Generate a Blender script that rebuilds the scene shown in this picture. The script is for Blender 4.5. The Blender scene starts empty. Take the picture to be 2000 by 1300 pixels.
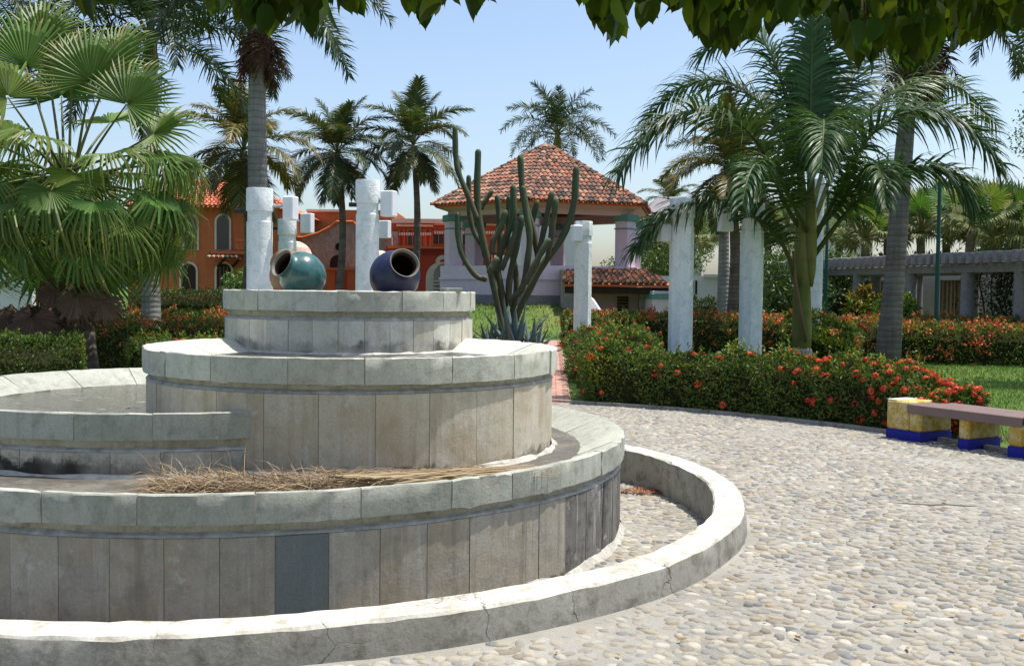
import bpy, bmesh, math, random
import numpy as np
from mathutils import Vector, Matrix, Quaternion

random.seed(11)
rng = np.random.default_rng(11)
PI = math.pi
sc = bpy.context.scene
COL = sc.collection

# ------------------------------------------------------------------ camera
F_PX, PITCH, ROLL, EYE = 2018.0, 0.04, 0.011, 1.6
cR, sR, cP, sP = math.cos(ROLL), math.sin(ROLL), math.cos(PITCH), math.sin(PITCH)
cam = bpy.data.cameras.new('camera')
cam_o = bpy.data.objects.new('camera', cam)
COL.objects.link(cam_o)
cam.sensor_width = 36.0
cam.lens = F_PX / 2000.0 * 36.0
cam.clip_start = 0.05
cam.clip_end = 6000
cam_o.matrix_world = Matrix(((cR, -sR, 0, 0), (sR * sP, cR * sP, -cP, 0), (sR * cP, cR * cP, sP, EYE), (0, 0, 0, 1)))
sc.camera = cam_o

# ------------------------------------------------------------------ sky, sun, exposure
SUN_EL, SUN_AZ = math.radians(73), math.radians(74)      # azimuth clockwise from +Y
world = bpy.data.worlds.new('World')
sc.world = world
world.use_nodes = True
wn = world.node_tree.nodes
wl = world.node_tree.links
wn.clear()
w_out = wn.new('ShaderNodeOutputWorld')
w_bg = wn.new('ShaderNodeBackground')
w_sky = wn.new('ShaderNodeTexSky')
w_sky.sky_type = 'NISHITA'
w_sky.sun_disc = False
w_sky.sun_elevation = SUN_EL
w_sky.sun_rotation = SUN_AZ
w_sky.air_density = 1.0
w_sky.dust_density = 2.2
w_sky.ozone_density = 1.4
w_bg.inputs['Strength'].default_value = 0.145
wl.new(w_sky.outputs[0], w_bg.inputs[0])
wl.new(w_bg.outputs[0], w_out.inputs[0])
sun = bpy.data.lights.new('sun', 'SUN')
sun.energy = 4.6
sun.angle = math.radians(0.55)
sun.color = (1.0, 0.955, 0.88)
sun_o = bpy.data.objects.new('sun', sun)
COL.objects.link(sun_o)
S = Vector((math.sin(SUN_AZ) * math.cos(SUN_EL), math.cos(SUN_AZ) * math.cos(SUN_EL), math.sin(SUN_EL)))
sun_o.rotation_mode = 'QUATERNION'
sun_o.rotation_quaternion = (-S).to_track_quat('-Z', 'Y')
sun_o.location = (0, 0, 30)
sc.view_settings.view_transform = 'Standard'
sc.view_settings.look = 'None'
sc.view_settings.gamma = 1.0
sc.view_settings.exposure = 0.5
sc.view_settings.use_curve_mapping = False


# ------------------------------------------------------------------ helpers
def ray(u, v):
    x = (u - 1000) / F_PX
    y = -(v - 650) / F_PX
    x, y = cR * x - sR * y, sR * x + cR * y
    return Vector((x, cP + y * sP, -sP + y * cP))


def at(u, v, d):
    """world point seen at photo position (u, v) at distance d along +Y"""
    r = ray(u, v)
    return Vector((0, 0, EYE)) + r * (d / r.y)


def gnd(u, v, z=0.0):
    r = ray(u, v)
    return Vector((0, 0, EYE)) + r * ((z - EYE) / r.z)


def project(p):
    x, y, z = p[0], p[1], p[2] - EYE
    f = y * cP - z * sP
    up = y * sP + z * cP
    a, b = x / f, up / f
    a, b = cR * a + sR * b, -sR * a + cR * b
    return 1000 + F_PX * a, 650 - F_PX * b


def tag(o, label=None, cat=None, group=None, kind=None):
    if label: o['label'] = label
    if cat: o['category'] = cat
    if group: o['group'] = group
    if kind: o['kind'] = kind
    return o


def thing(name, label, cat, loc=(0, 0, 0), group=None):
    o = bpy.data.objects.new(name, None)
    o.empty_display_size = 0.2
    COL.objects.link(o)
    o.location = loc
    return tag(o, label, cat, group)


def adopt(o, parent):
    """parent o (whose coordinates are world coordinates) to parent"""
    if parent is not None:
        o.parent = parent
        off = Vector((0, 0, 0))
        p = parent
        while p is not None:
            off += p.location
            p = p.parent
        o.location = Vector(o.location) - off
    return o


def link_mesh(name, me, parent=None, loc=(0, 0, 0), rot=None, scale=None, world_coords=True):
    o = bpy.data.objects.new(name, me)
    COL.objects.link(o)
    o.location = loc
    if rot is not None:
        if isinstance(rot, Quaternion):
            o.rotation_mode = 'QUATERNION'
            o.rotation_quaternion = rot
        else:
            o.rotation_euler = rot
    if scale is not None:
        o.scale = scale if hasattr(scale, '__len__') else (scale,) * 3
    if parent is not None:
        if world_coords:
            adopt(o, parent)
        else:
            o.parent = parent
    return o


def mesh_np(name, V, Fs, mats, col=None, smooth=False, midx=None):
    me = bpy.data.meshes.new(name)
    V = np.asarray(V, dtype=np.float32).reshape(-1, 3)
    if isinstance(Fs, np.ndarray):
        k = Fs.shape[1]
        n = Fs.shape[0]
        me.vertices.add(len(V))
        me.vertices.foreach_set('co', V.ravel())
        me.loops.add(n * k)
        me.loops.foreach_set('vertex_index', Fs.astype(np.int32).ravel())
        me.polygons.add(n)
        me.polygons.foreach_set('loop_start', np.arange(0, n * k, k, dtype=np.int32))
        me.update(calc_edges=True)
    else:
        me.from_pydata(V.tolist(), [], [list(f) for f in Fs])
        me.update()
    if not isinstance(mats, (list, tuple)): mats = [mats]
    for m in mats: me.materials.append(m)
    if col is not None:
        ca = me.color_attributes.new('Col', 'FLOAT_COLOR', 'POINT')
        c4 = np.ones((len(V), 4), dtype=np.float32)
        c4[:, :3] = np.asarray(col, dtype=np.float32)
        ca.data.foreach_set('color', c4.ravel())
    if smooth:
        me.polygons.foreach_set('use_smooth', np.ones(len(me.polygons), dtype=bool))
    if midx is not None:
        me.polygons.foreach_set('material_index', np.asarray(midx, dtype=np.int32))
    return me


class MB:
    """collects simple shapes into one mesh"""

    def __init__(s):
        s.v, s.f, s.c, s.m = [], [], [], []
        s.col, s.mi = (1, 1, 1), 0

    def add(s, vs, fs):
        n = len(s.v)
        s.v += [tuple(p) for p in vs]
        s.c += [s.col] * len(vs)
        s.f += [tuple(i + n for i in f) for f in fs]
        s.m += [s.mi] * len(fs)

    def box(s, c, size, rz=0.0, bev=0.0, ax=None):
        hx, hy, hz = size[0] / 2, size[1] / 2, size[2] / 2
        if bev > 0:
            b = bev
            vs, idx = [], {}
            for sx in (-1, 1):
                for sy in (-1, 1):
                    for sz in (-1, 1):
                        for a, (ox, oy, oz) in enumerate(((0, b, b), (b, 0, b), (b, b, 0))):
                            idx[(sx, sy, sz, a)] = len(vs)
                            vs.append(Vector((sx * (hx - ox), sy * (hy - oy), sz * (hz - oz))))
            fs = []
            for ax_ in range(3):
                o1, o2 = [(1, 2), (2, 0), (0, 1)][ax_]
                for sg in (-1, 1):
                    q = []
                    for a, b_ in ((-1, -1), (1, -1), (1, 1), (-1, 1)):
                        k = [0, 0, 0]; k[ax_] = sg; k[o1] = a; k[o2] = b_
                        q.append(idx[(k[0], k[1], k[2], ax_)])
                    fs.append(q if sg > 0 else q[::-1])
            for ax_ in range(3):
                o1, o2 = [(1, 2), (2, 0), (0, 1)][ax_]
                for a in (-1, 1):
                    for b_ in (-1, 1):
                        k0 = [0, 0, 0]; k0[ax_] = -1; k0[o1] = a; k0[o2] = b_
                        k1 = list(k0); k1[ax_] = 1
                        q = [idx[(*k0, o1)], idx[(*k1, o1)], idx[(*k1, o2)], idx[(*k0, o2)]]
                        fs.append(q if a * b_ < 0 else q[::-1])
            for sx in (-1, 1):
                for sy in (-1, 1):
                    for sz in (-1, 1):
                        q = [idx[(sx, sy, sz, 0)], idx[(sx, sy, sz, 1)], idx[(sx, sy, sz, 2)]]
                        fs.append(q if sx * sy * sz > 0 else q[::-1])
        else:
            vs = [Vector((x, y, z)) for x in (-hx, hx) for y in (-hy, hy) for z in (-hz, hz)]
            fs = [(0, 1, 3, 2), (4, 6, 7, 5), (0, 4, 5, 1), (2, 3, 7, 6), (0, 2, 6, 4), (1, 5, 7, 3)]
        if ax is not None:
            X, Y, Z = ax
            vs = [Vector(c) + X * p.x + Y * p.y + Z * p.z for p in vs]
        else:
            R = Matrix.Rotation(rz, 3, 'Z')
            vs = [Vector(c) + R @ p for p in vs]
        s.add(vs, fs)
        return s

    def tube(s, pts, rad, n=8, cap=True, prof=None, twist=0.0):
        pts = [Vector(p) for p in pts]
        if not hasattr(rad, '__len__'): rad = [rad] * len(pts)
        t0 = (pts[1] - pts[0]).normalized()
        ref = Vector((1, 0, 0)) if abs(t0.x) < 0.8 else Vector((0, 1, 0))
        nx = t0.cross(ref).normalized()
        rings = []
        for i, p in enumerate(pts):
            t = (pts[min(i + 1, len(pts) - 1)] - pts[max(i - 1, 0)]).normalized()
            nx = (nx - t * nx.dot(t)).normalized()
            ny = t.cross(nx)
            ring = []
            for k in range(n):
                a = 2 * PI * k / n + twist
                r = rad[i] * (prof[k % len(prof)] if prof else 1.0)
                ring.append(p + nx * (math.cos(a) * r) + ny * (math.sin(a) * r))
            rings.append(ring)
        vs = [p for r in rings for p in r]
        fs = []
        for i in range(len(rings) - 1):
            for k in range(n):
                a, b = i * n + k, i * n + (k + 1) % n
                fs.append((a, b, b + n, a + n))
        if cap:
            fs.append(tuple(range(n))[::-1])
            fs.append(tuple(range((len(rings) - 1) * n, len(rings) * n)))
        s.add(vs, fs)
        return s

    def lathe(s, c, prof, n=32, ax=None, a0=0.0, a1=2 * PI):
        """prof: list of (r, h); ax: (X, Y, Z) axes"""
        X, Y, Z = ax if ax else (Vector((1, 0, 0)), Vector((0, 1, 0)), Vector((0, 0, 1)))
        full = abs(a1 - a0 - 2 * PI) < 1e-6
        m = n if full else n + 1
        vs = []
        for r, h in prof:
            for k in range(m):
                a = a0 + (a1 - a0) * k / n
                vs.append(Vector(c) + X * (r * math.cos(a)) + Y * (r * math.sin(a)) + Z * h)
        fs = []
        for i in range(len(prof) - 1):
            for k in range(n):
                k2 = (k + 1) % m
                fs.append((i * m + k, i * m + k2, (i + 1) * m + k2, (i + 1) * m + k))
        s.add(vs, fs)
        return s

    def quad(s, a, b, c, d):
        s.add([a, b, c, d], [(0, 1, 2, 3)])
        return s

    def mesh(s, name, mats, smooth=False, col=True, smooth_angle=None):
        me = mesh_np(name, s.v, s.f, mats, s.c if col else None, smooth, s.m)
        if smooth_angle is not None:
            bm = bmesh.new(); bm.from_mesh(me)
            for f in bm.faces: f.smooth = True
            for e in bm.edges:
                if len(e.link_faces) == 2 and e.calc_face_angle(0) > smooth_angle: e.smooth = False
            bm.to_mesh(me); bm.free()
        return me

    def build(s, name, mats, parent=None, smooth=False, smooth_angle=None):
        return link_mesh(name, s.mesh(name, mats, smooth, True, smooth_angle), parent)


# ------------------------------------------------------------------ materials
class NT:
    def __init__(s, name):
        s.m = bpy.data.materials.new(name)
        s.m.use_nodes = True
        s.t = s.m.node_tree
        s.b = s.t.nodes['Principled BSDF']
        s.out = s.t.nodes['Material Output']

    def n(s, typ, ins=None, **kw):
        nd = s.t.nodes.new(typ)
        for k, v in kw.items(): setattr(nd, k, v)
        for k, v in (ins or {}).items():
            if hasattr(v, 'is_output') or isinstance(v, bpy.types.NodeSocket): s.t.links.new(v, nd.inputs[k])
            else: nd.inputs[k].default_value = v
        return nd

    def link(s, a, b): s.t.links.new(a, b)

    def coords(s, kind='Object', scale=(1, 1, 1)):
        if kind == 'Pos':
            o = s.n('ShaderNodeNewGeometry').outputs['Position']
        else:
            o = s.n('ShaderNodeTexCoord').outputs[kind]
        return s.n('ShaderNodeMapping', {'Vector': o, 'Scale': scale}).outputs[0]

    def noise(s, vec, scale, detail=4.0, rough=0.55, dist=0.0):
        return s.n('ShaderNodeTexNoise', {'Vector': vec, 'Scale': scale, 'Detail': detail, 'Roughness': rough, 'Distortion': dist}).outputs[0]

    def ramp(s, fac, stops, interp='LINEAR'):
        r = s.n('ShaderNodeValToRGB', {'Fac': fac})
        r.color_ramp.interpolation = interp
        e = r.color_ramp.elements
        while len(e) < len(stops): e.new(0.5)
        for i, (p, c) in enumerate(stops):
            e[i].position = p
            e[i].color = (*c, 1) if hasattr(c, '__len__') else (c, c, c, 1)
        return r.outputs[0]

    def mix(s, fac, a, b, blend='MIX'):
        nd = s.n('ShaderNodeMix', data_type='RGBA', blend_type=blend)
        for sock, val in ((nd.inputs['Factor'], fac), (nd.inputs['A'], a), (nd.inputs['B'], b)):
            pass
        ins = [i for i in nd.inputs if i.enabled]
        for i, val in zip((0, 1, 2), (fac, a, b)):
            # enabled inputs of an RGBA mix: Factor, A, B
            sock = ins[i]
            if isinstance(val, bpy.types.NodeSocket): s.link(val, sock)
            elif hasattr(val, '__len__'): sock.default_value = (*val, 1) if len(val) == 3 else val
            else: sock.default_value = val if sock.type == 'VALUE' else (val, val, val, 1)
        return [o for o in nd.outputs if o.enabled][0]

    def math(s, op, a, b=None, clamp=False):
        nd = s.n('ShaderNodeMath', operation=op, use_clamp=clamp)
        for i, v in enumerate((a, b)):
            if v is None: continue
            if isinstance(v, bpy.types.NodeSocket): s.link(v, nd.inputs[i])
            else: nd.inputs[i].default_value = v
        return nd.outputs[0]

    def bump(s, h, strength=0.4, dist=0.02):
        b = s.n('ShaderNodeBump', {'Height': h, 'Strength': strength, 'Distance': dist})
        s.link(b.outputs[0], s.b.inputs['Normal'])

    def attr(s, name='Col'):
        return s.n('ShaderNodeAttribute', attribute_name=name).outputs['Color']

    def rnd(s): return s.n('ShaderNodeObjectInfo').outputs['Random']

    def base(s, c, rough=0.8, spec=0.3, metal=0.0):
        if isinstance(c, bpy.types.NodeSocket): s.link(c, s.b.inputs['Base Color'])
        else: s.b.inputs['Base Color'].default_value = (*c, 1)
        if isinstance(rough, bpy.types.NodeSocket): s.link(rough, s.b.inputs['Roughness'])
        else: s.b.inputs['Roughness'].default_value = rough
        s.b.inputs['Specular IOR Level'].default_value = spec
        s.b.inputs['Metallic'].default_value = metal
        return s.m


def m_plain(name, c, rough=0.8, spec=0.3, var=0.18, scale=6.0, bump=0.15, metal=0.0, attr=False):
    t = NT(name)
    p = t.coords('Pos')
    n1 = t.noise(p, scale, 6, 0.6)
    k = t.ramp(n1, [(0.25, 1 - var), (0.75, 1 + var * 0.6)])
    src = t.attr() if attr else (*c, 1)
    col = t.mix(1.0, src, k, 'MULTIPLY')
    t.base(col, rough, spec, metal)
    if bump: t.bump(t.noise(p, scale * 6, 5, 0.6), bump, 0.01)
    return t.m


def m_leaf(name, trans=0.3, rough=0.42, spec=0.4, var=0.0, tint=(1.25, 1.3, 0.55), attr=True, c=(0.05, 0.1, 0.02)):
    t = NT(name)
    src = t.attr() if attr else None
    if src is None:
        rgb = t.n('ShaderNodeRGB'); rgb.outputs[0].default_value = (*c, 1); src = rgb.outputs[0]
    if var:
        hs = t.n('ShaderNodeHueSaturation', {'Color': src})
        r = t.rnd()
        t.link(t.n('ShaderNodeMapRange', {'Value': r, 'To Min': 1 - var, 'To Max': 1 + var}).outputs[0], hs.inputs['Value'])
        r2 = t.math('FRACT', t.math('MULTIPLY', r, 17.31))
        t.link(t.n('ShaderNodeMapRange', {'Value': r2, 'To Min': 0.47, 'To Max': 0.515}).outputs[0], hs.inputs['Hue'])
        src = hs.outputs[0]
    t.base(src, rough, spec)
    tr = t.n('ShaderNodeBsdfTranslucent')
    t.link(t.mix(1.0, src, (*tint, 1), 'MULTIPLY'), tr.inputs['Color'])
    mx = t.n('ShaderNodeMixShader', {'Fac': trans})
    t.link(t.b.outputs[0], mx.inputs[1]); t.link(tr.outputs[0], mx.inputs[2])
    t.link(mx.outputs[0], t.out.inputs['Surface'])
    return t.m


def m_stone(name, c1, c2, stain=(0.10, 0.095, 0.075), stain_amt=0.5, pock=True, streak=0.5, waterline=None, white=0.35, rust=0.0):
    t = NT(name)
    p = t.coords('Pos')
    r = t.rnd()
    off = t.n('ShaderNodeVectorMath', {0: p}, operation='ADD')
    comb = t.n('ShaderNodeCombineXYZ', {0: t.math('MULTIPLY', r, 37.0), 1: t.math('MULTIPLY', r, 91.0), 2: t.math('MULTIPLY', r, 13.0)})
    t.link(comb.outputs[0], off.inputs[1])
    q = off.outputs[0]
    big = t.noise(q, 2.6, 5, 0.6)
    med = t.noise(q, 11.0, 6, 0.65)
    fine = t.noise(q, 75.0, 4, 0.7)
    base = t.mix(t.ramp(big, [(0.3, 0), (0.7, 1)]), (*c1, 1), (*c2, 1))
    tone = t.n('ShaderNodeMapRange', {'Value': r, 'To Min': 0.86, 'To Max': 1.12}).outputs[0]
    base = t.mix(1.0, base, tone, 'MULTIPLY')
    base = t.mix(0.8, base, t.ramp(fine, [(0.25, 0.72), (0.6, 1.05), (0.8, 1.2)]), 'MULTIPLY')
    # blotchy stains
    base = t.mix(t.math('MULTIPLY', t.ramp(med, [(0.5, 0), (0.72, 1)]), stain_amt), base, (*stain, 1))
    if rust:
        rn = t.noise(q, 3.7, 5, 0.6)
        base = t.mix(t.math('MULTIPLY', t.ramp(rn, [(0.42, 0), (0.65, 1)]), rust), base, (0.38, 0.29, 0.17, 1))
    if streak:
        vs = t.n('ShaderNodeMapping', {'Vector': q, 'Scale': (16, 16, 0.9)}).outputs[0]
        st = t.noise(vs, 1.0, 5, 0.6)
        base = t.mix(t.math('MULTIPLY', t.ramp(st, [(0.52, 0), (0.74, 1)]), streak), base, (*stain, 1))
        vs2 = t.n('ShaderNodeMapping', {'Vector': q, 'Scale': (21, 21, 1.3), 'Location': (4, 9, 2)}).outputs[0]
        st2 = t.noise(vs2, 1.0, 5, 0.65)
        base = t.mix(t.math('MULTIPLY', t.ramp(st2, [(0.56, 0), (0.75, 1)]), white), base, (0.55, 0.545, 0.51, 1))
    lb = t.noise(t.n('ShaderNodeMapping', {'Vector': q, 'Location': (7, 3, 5)}).outputs[0], 6.5, 7, 0.7)
    base = t.mix(t.math('MULTIPLY', t.ramp(lb, [(0.60, 0), (0.68, 1)]), white), base, (0.55, 0.545, 0.51, 1))
    if pock:
        vo = t.n('ShaderNodeTexVoronoi', {'Vector': q, 'Scale': 26.0, 'Randomness': 1.0})
        pk = t.ramp(vo.outputs['Distance'], [(0.05, 1), (0.11, 0)])
        gate = t.ramp(t.noise(q, 5.0, 2), [(0.5, 0), (0.6, 1)])
        base = t.mix(t.math('MULTIPLY', t.math('MULTIPLY', pk, gate), 0.75), base, (0.06, 0.055, 0.045, 1))
    if waterline is not None:
        z = t.n('ShaderNodeSeparateXYZ', {0: t.coords('Pos')}).outputs[2]
        wl_n = t.noise(t.coords('Pos'), 7.0, 6, 0.7)
        h = t.math('ADD', t.math('MULTIPLY', wl_n, 0.34), waterline - 0.15)
        k = t.math('MULTIPLY', t.math('SUBTRACT', h, z), 22.0, True)
        k = t.math('MULTIPLY', k, t.ramp(t.noise(t.coords('Pos'), 2.2, 3), [(0.4, 0.15), (0.6, 0.95)]))
        base = t.mix(k, base, (0.022, 0.021, 0.018, 1))
    t.base(base, 0.88, 0.2)
    h = t.math('ADD', t.math('MULTIPLY', fine, 0.5), med)
    t.bump(h, 0.35, 0.012)
    return t.m


MAT = {}
MAT['cap'] = m_stone('green_cantera_stone', (0.30, 0.315, 0.265), (0.42, 0.43, 0.375), (0.12, 0.12, 0.095), 0.5, streak=0.3, white=0.25)
MAT['cap_bounce_lit'] = m_stone('bounce_lit_cantera_stone', (0.44, 0.45, 0.375), (0.57, 0.575, 0.495), (0.18, 0.175, 0.135), 0.5, streak=0.3, white=0.3)  # paler copy of the cap stone, bounced light put into its colour
MAT['panel1'] = m_stone('grey_limestone_panel', (0.35, 0.325, 0.27), (0.44, 0.41, 0.35), (0.16, 0.14, 0.105), 0.5, False, 0.55, rust=0.35, white=0.5, waterline=-0.12)
MAT['panel2'] = m_stone('panel_second', (0.38, 0.36, 0.305), (0.47, 0.45, 0.39), (0.12, 0.11, 0.09), 0.45, False, 0.5, waterline=0.56, rust=.25)
MAT['panel3'] = m_stone('panel_third', (0.50, 0.44, 0.335), (0.61, 0.565, 0.47), (0.30, 0.24, 0.16), 0.45, False, 0.6, waterline=0.50, rust=0.5, white=0.6)  # tan stone, lightened to hold light bounced up from the lower basin
MAT['panel4'] = m_stone('panel_fourth', (0.57, 0.555, 0.465), (0.68, 0.665, 0.585), (0.33, 0.29, 0.20), 0.45, False, 0.5, waterline=1.17, rust=0.3, white=0.5)  # lightened further, bounced light from the basins put into the colour
MAT['panel_new'] = m_stone('panel_new_slate', (0.14, 0.165, 0.165), (0.17, 0.19, 0.19), (0.10, 0.12, 0.12), 0.2, False, 0.15, white=0.1)
MAT['panel_black'] = m_stone('panel_blackened', (0.14, 0.13, 0.115), (0.24, 0.23, 0.21), (0.015, 0.014, 0.012), 0.7, False, 0.95, white=0.75)
MAT['band'] = m_stone('mortar_band', (0.36, 0.33, 0.25), (0.46, 0.43, 0.35), (0.17, 0.13, 0.06), 0.7, False, 0.5)
MAT['mortar'] = m_plain('joint_mortar', (0.46, 0.43, 0.36), 0.95, 0.1, 0.3, 9)


MAT['lime'] = m_plain('lime_mortar', (0.46, 0.445, 0.40), 0.95, 0.1, 0.5, 14, 0.4)


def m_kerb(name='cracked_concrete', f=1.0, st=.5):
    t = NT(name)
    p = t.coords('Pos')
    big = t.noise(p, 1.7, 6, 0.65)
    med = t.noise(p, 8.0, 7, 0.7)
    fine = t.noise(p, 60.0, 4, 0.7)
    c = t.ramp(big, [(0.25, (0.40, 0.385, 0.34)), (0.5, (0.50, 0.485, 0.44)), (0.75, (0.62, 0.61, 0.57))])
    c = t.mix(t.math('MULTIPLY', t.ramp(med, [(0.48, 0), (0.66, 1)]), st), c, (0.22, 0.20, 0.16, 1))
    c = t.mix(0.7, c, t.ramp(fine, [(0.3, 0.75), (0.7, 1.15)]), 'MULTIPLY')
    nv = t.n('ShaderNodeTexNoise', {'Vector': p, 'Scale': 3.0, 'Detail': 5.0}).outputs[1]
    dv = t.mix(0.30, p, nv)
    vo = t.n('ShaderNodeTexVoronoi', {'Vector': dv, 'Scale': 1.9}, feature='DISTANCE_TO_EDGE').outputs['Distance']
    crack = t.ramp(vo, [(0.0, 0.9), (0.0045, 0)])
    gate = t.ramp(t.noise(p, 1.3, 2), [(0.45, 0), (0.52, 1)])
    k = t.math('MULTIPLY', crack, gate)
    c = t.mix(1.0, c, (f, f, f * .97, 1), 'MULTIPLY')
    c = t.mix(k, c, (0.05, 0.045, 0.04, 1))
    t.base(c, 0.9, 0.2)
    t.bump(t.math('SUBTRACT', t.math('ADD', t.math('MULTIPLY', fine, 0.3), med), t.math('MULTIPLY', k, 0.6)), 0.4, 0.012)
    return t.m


MAT['kerb'] = m_kerb('grimy_shaded_concrete', .62, .8)  # stained concrete, darkened further so the sides carry shade in their colour
MAT['kerb_top'] = m_kerb('sunlit_cement_top', 1.08, .7)  # same concrete brightened: sunlight on the kerb top put into the colour


def m_mud(name, wet, dry, thr, rough=0.12):
    t = NT(name)
    p = t.coords('Pos')
    n = t.noise(p, 3.2, 6, 0.62)
    n2 = t.noise(t.n('ShaderNodeMapping', {'Vector': p, 'Scale': (5, 16, 5)}).outputs[0], 3.0, 5, 0.6)
    k = t.ramp(t.math('ADD', t.math('MULTIPLY', n, 0.6), t.math('MULTIPLY', n2, 0.4)), [(thr - 0.05, 0), (thr + 0.05, 1)])
    dryc = t.mix(t.noise(p, 30, 4, 0.7), (*dry, 1), (dry[0] * 0.45, dry[1] * 0.43, dry[2] * 0.4, 1))
    c = t.mix(k, (*wet, 1), dryc)
    r = t.n('ShaderNodeMapRange', {'Value': k, 'To Min': rough, 'To Max': 0.9}).outputs[0]
    t.base(c, r, 0.5)
    t.bump(t.math('ADD', n2, t.math('MULTIPLY', t.noise(p, 40, 4), t.math('MULTIPLY', k, 0.5))), 0.7, 0.02)
    return t.m


MAT['water'] = m_mud('murky_basin_water', (0.03, 0.026, 0.012), (0.34, 0.32, 0.28), 0.58, 0.06)
MAT['water1'] = m_mud('muddy_film', (0.08, 0.073, 0.058), (0.20, 0.185, 0.155), 0.50, 0.5)
MAT['water3'] = m_mud('black_sludge', (0.02, 0.02, 0.017), (0.46, 0.46, 0.43), 0.56, 0.3)


def m_attr(name, rough=0.8, spec=0.25, var=0.2, scale=40, bump=0.25):
    t = NT(name)
    p = t.coords('Pos')
    n1 = t.noise(p, scale, 5, 0.65)
    c = t.mix(1.0, t.attr(), t.ramp(n1, [(0.25, 1 - var), (0.75, 1 + var * 0.7)]), 'MULTIPLY')
    t.base(c, rough, spec)
    if bump: t.bump(n1, bump, 0.006)
    return t.m


def m_cobble():
    t = NT('river_cobble')
    p = t.coords('Pos')
    n1 = t.noise(p, 55, 5, 0.65)
    c = t.mix(1.0, t.attr(), t.ramp(n1, [(0.25, 0.8), (0.75, 1.15)]), 'MULTIPLY')
    # thin film of cement left on some stones, and darker trodden patches
    film = t.math('MULTIPLY', t.ramp(t.noise(p, 1.1, 6, 0.65), [(0.48, 0), (0.62, 1)]), t.ramp(t.noise(p, 24, 5, 0.7), [(0.40, 0.0), (0.6, 0.75)]))
    c = t.mix(film, c, (0.31, 0.30, 0.27, 1))
    c = t.mix(t.math('MULTIPLY', t.ramp(t.noise(p, 0.55, 5, 0.6), [(0.5, 0), (0.68, 1)]), 0.35), c, (0.15, 0.14, 0.115, 1))
    t.base(c, 0.8, 0.22)
    t.bump(n1, 0.25, 0.006)
    return t.m


MAT['cobble'] = m_cobble()


def m_plaza():
    t = NT('cobble_mortar')
    p = t.coords('Pos')
    n = t.noise(p, 1.4, 6, 0.6); f = t.noise(p, 70, 4, 0.7)
    c = t.ramp(n, [(0.3, (0.21, 0.20, 0.175)), (0.55, (0.29, 0.28, 0.25)), (0.75, (0.36, 0.35, 0.32))])
    c = t.mix(0.6, c, t.ramp(f, [(0.3, 0.7), (0.7, 1.2)]), 'MULTIPLY')
    t.base(c, 0.95, 0.15)
    t.bump(f, 0.5, 0.01)
    return t.m


MAT['plaza'] = m_plaza()


def m_ground():
    t = NT('grass_ground')
    p = t.coords('Pos')
    n = t.noise(p, 0.35, 6, 0.65); f = t.noise(p, 26, 5, 0.75); m = t.noise(p, 2.4, 5, 0.6)
    c = t.ramp(n, [(0.35, (0.055, 0.115, 0.022)), (0.55, (0.10, 0.155, 0.035)), (0.72, (0.20, 0.19, 0.07))])
    c = t.mix(t.math('MULTIPLY', t.ramp(m, [(0.55, 0), (0.75, 1)]), 0.5), c, (0.17, 0.15, 0.07, 1))
    c = t.mix(0.9, c, t.ramp(f, [(0.25, 0.45), (0.75, 1.45)]), 'MULTIPLY')
    t.base(c, 0.95, 0.1)
    t.bump(f, 0.8, 0.04)
    return t.m


MAT['ground'] = m_ground()
MAT['dirt'] = m_plain('bed_soil', (0.10, 0.075, 0.05), 0.95, 0.1, 0.35, 5, 0.4)
MAT['brickbed'] = m_plain('brick_path_sand', (0.34, 0.23, 0.18), 0.95, 0.1, 0.3, 3)
MAT['brick'] = m_attr('pink_paving_brick', 0.85, 0.2, 0.25, 14)
MAT['leaf'] = m_leaf('leaf', 0.26)
MAT['leaf_gloss'] = m_leaf('glossy_leaf', 0.25, 0.5, 0.22)
MAT['frond'] = m_leaf('palm_frond', 0.2, 0.45, 0.32, 0.22)
MAT['fan'] = m_leaf('fan_palm_leaf', 0.28, 0.48, 0.27, 0.15)
MAT['overleaf'] = m_leaf('overhanging_leaf', 0.36, 0.45, 0.25, 0.3, tint=(1.6, 1.5, 0.35))
MAT['petal'] = m_leaf('ixora_petal', 0.2, 0.6, 0.2, 0.0, tint=(1.2, 0.8, 0.6))
MAT['dead'] = m_leaf('dead_frond', 0.1, 0.75, 0.15, 0.15, tint=(1, 0.8, 0.6))
MAT['twig'] = m_attr('hedge_twigs', 1.0, 0.0, 0.5, 30, 0.6)
MAT['straw'] = m_attr('dry_straw', 0.7, 0.25, 0.15, 30, 0)


def m_trunk(name, c1, c2, ring=9.0, ringw=0.35):
    t = NT(name)
    p = t.coords('Pos')
    z = t.n('ShaderNodeMapping', {'Vector': p, 'Scale': (1.2, 1.2, ring)}).outputs[0]
    a = t.noise(z, 1.0, 4, 0.6)
    z2 = t.n('ShaderNodeMapping', {'Vector': p, 'Scale': (14, 14, 1.2)}).outputs[0]
    b = t.noise(z2, 1.0, 5, 0.6)
    c = t.mix(t.ramp(a, [(0.35, 0), (0.65, 1)]), (*c1, 1), (*c2, 1))
    c = t.mix(0.7, c, t.ramp(b, [(0.3, 0.7), (0.7, 1.2)]), 'MULTIPLY')
    wv = t.n('ShaderNodeTexWave', {'Vector': p, 'Scale': ring * 0.9, 'Distortion': 2.0, 'Detail': 2.0, 'Detail Scale': 1.5}, bands_direction='Z').outputs['Fac']
    c = t.mix(t.math('MULTIPLY', t.ramp(wv, [(0.0, 1), (0.18, 0)]), ringw), c, (0.05, 0.045, 0.04, 1))
    t.base(c, 0.9, 0.15)
    t.bump(t.math('ADD', wv, b), 0.4, 0.02)
    return t.m


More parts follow.
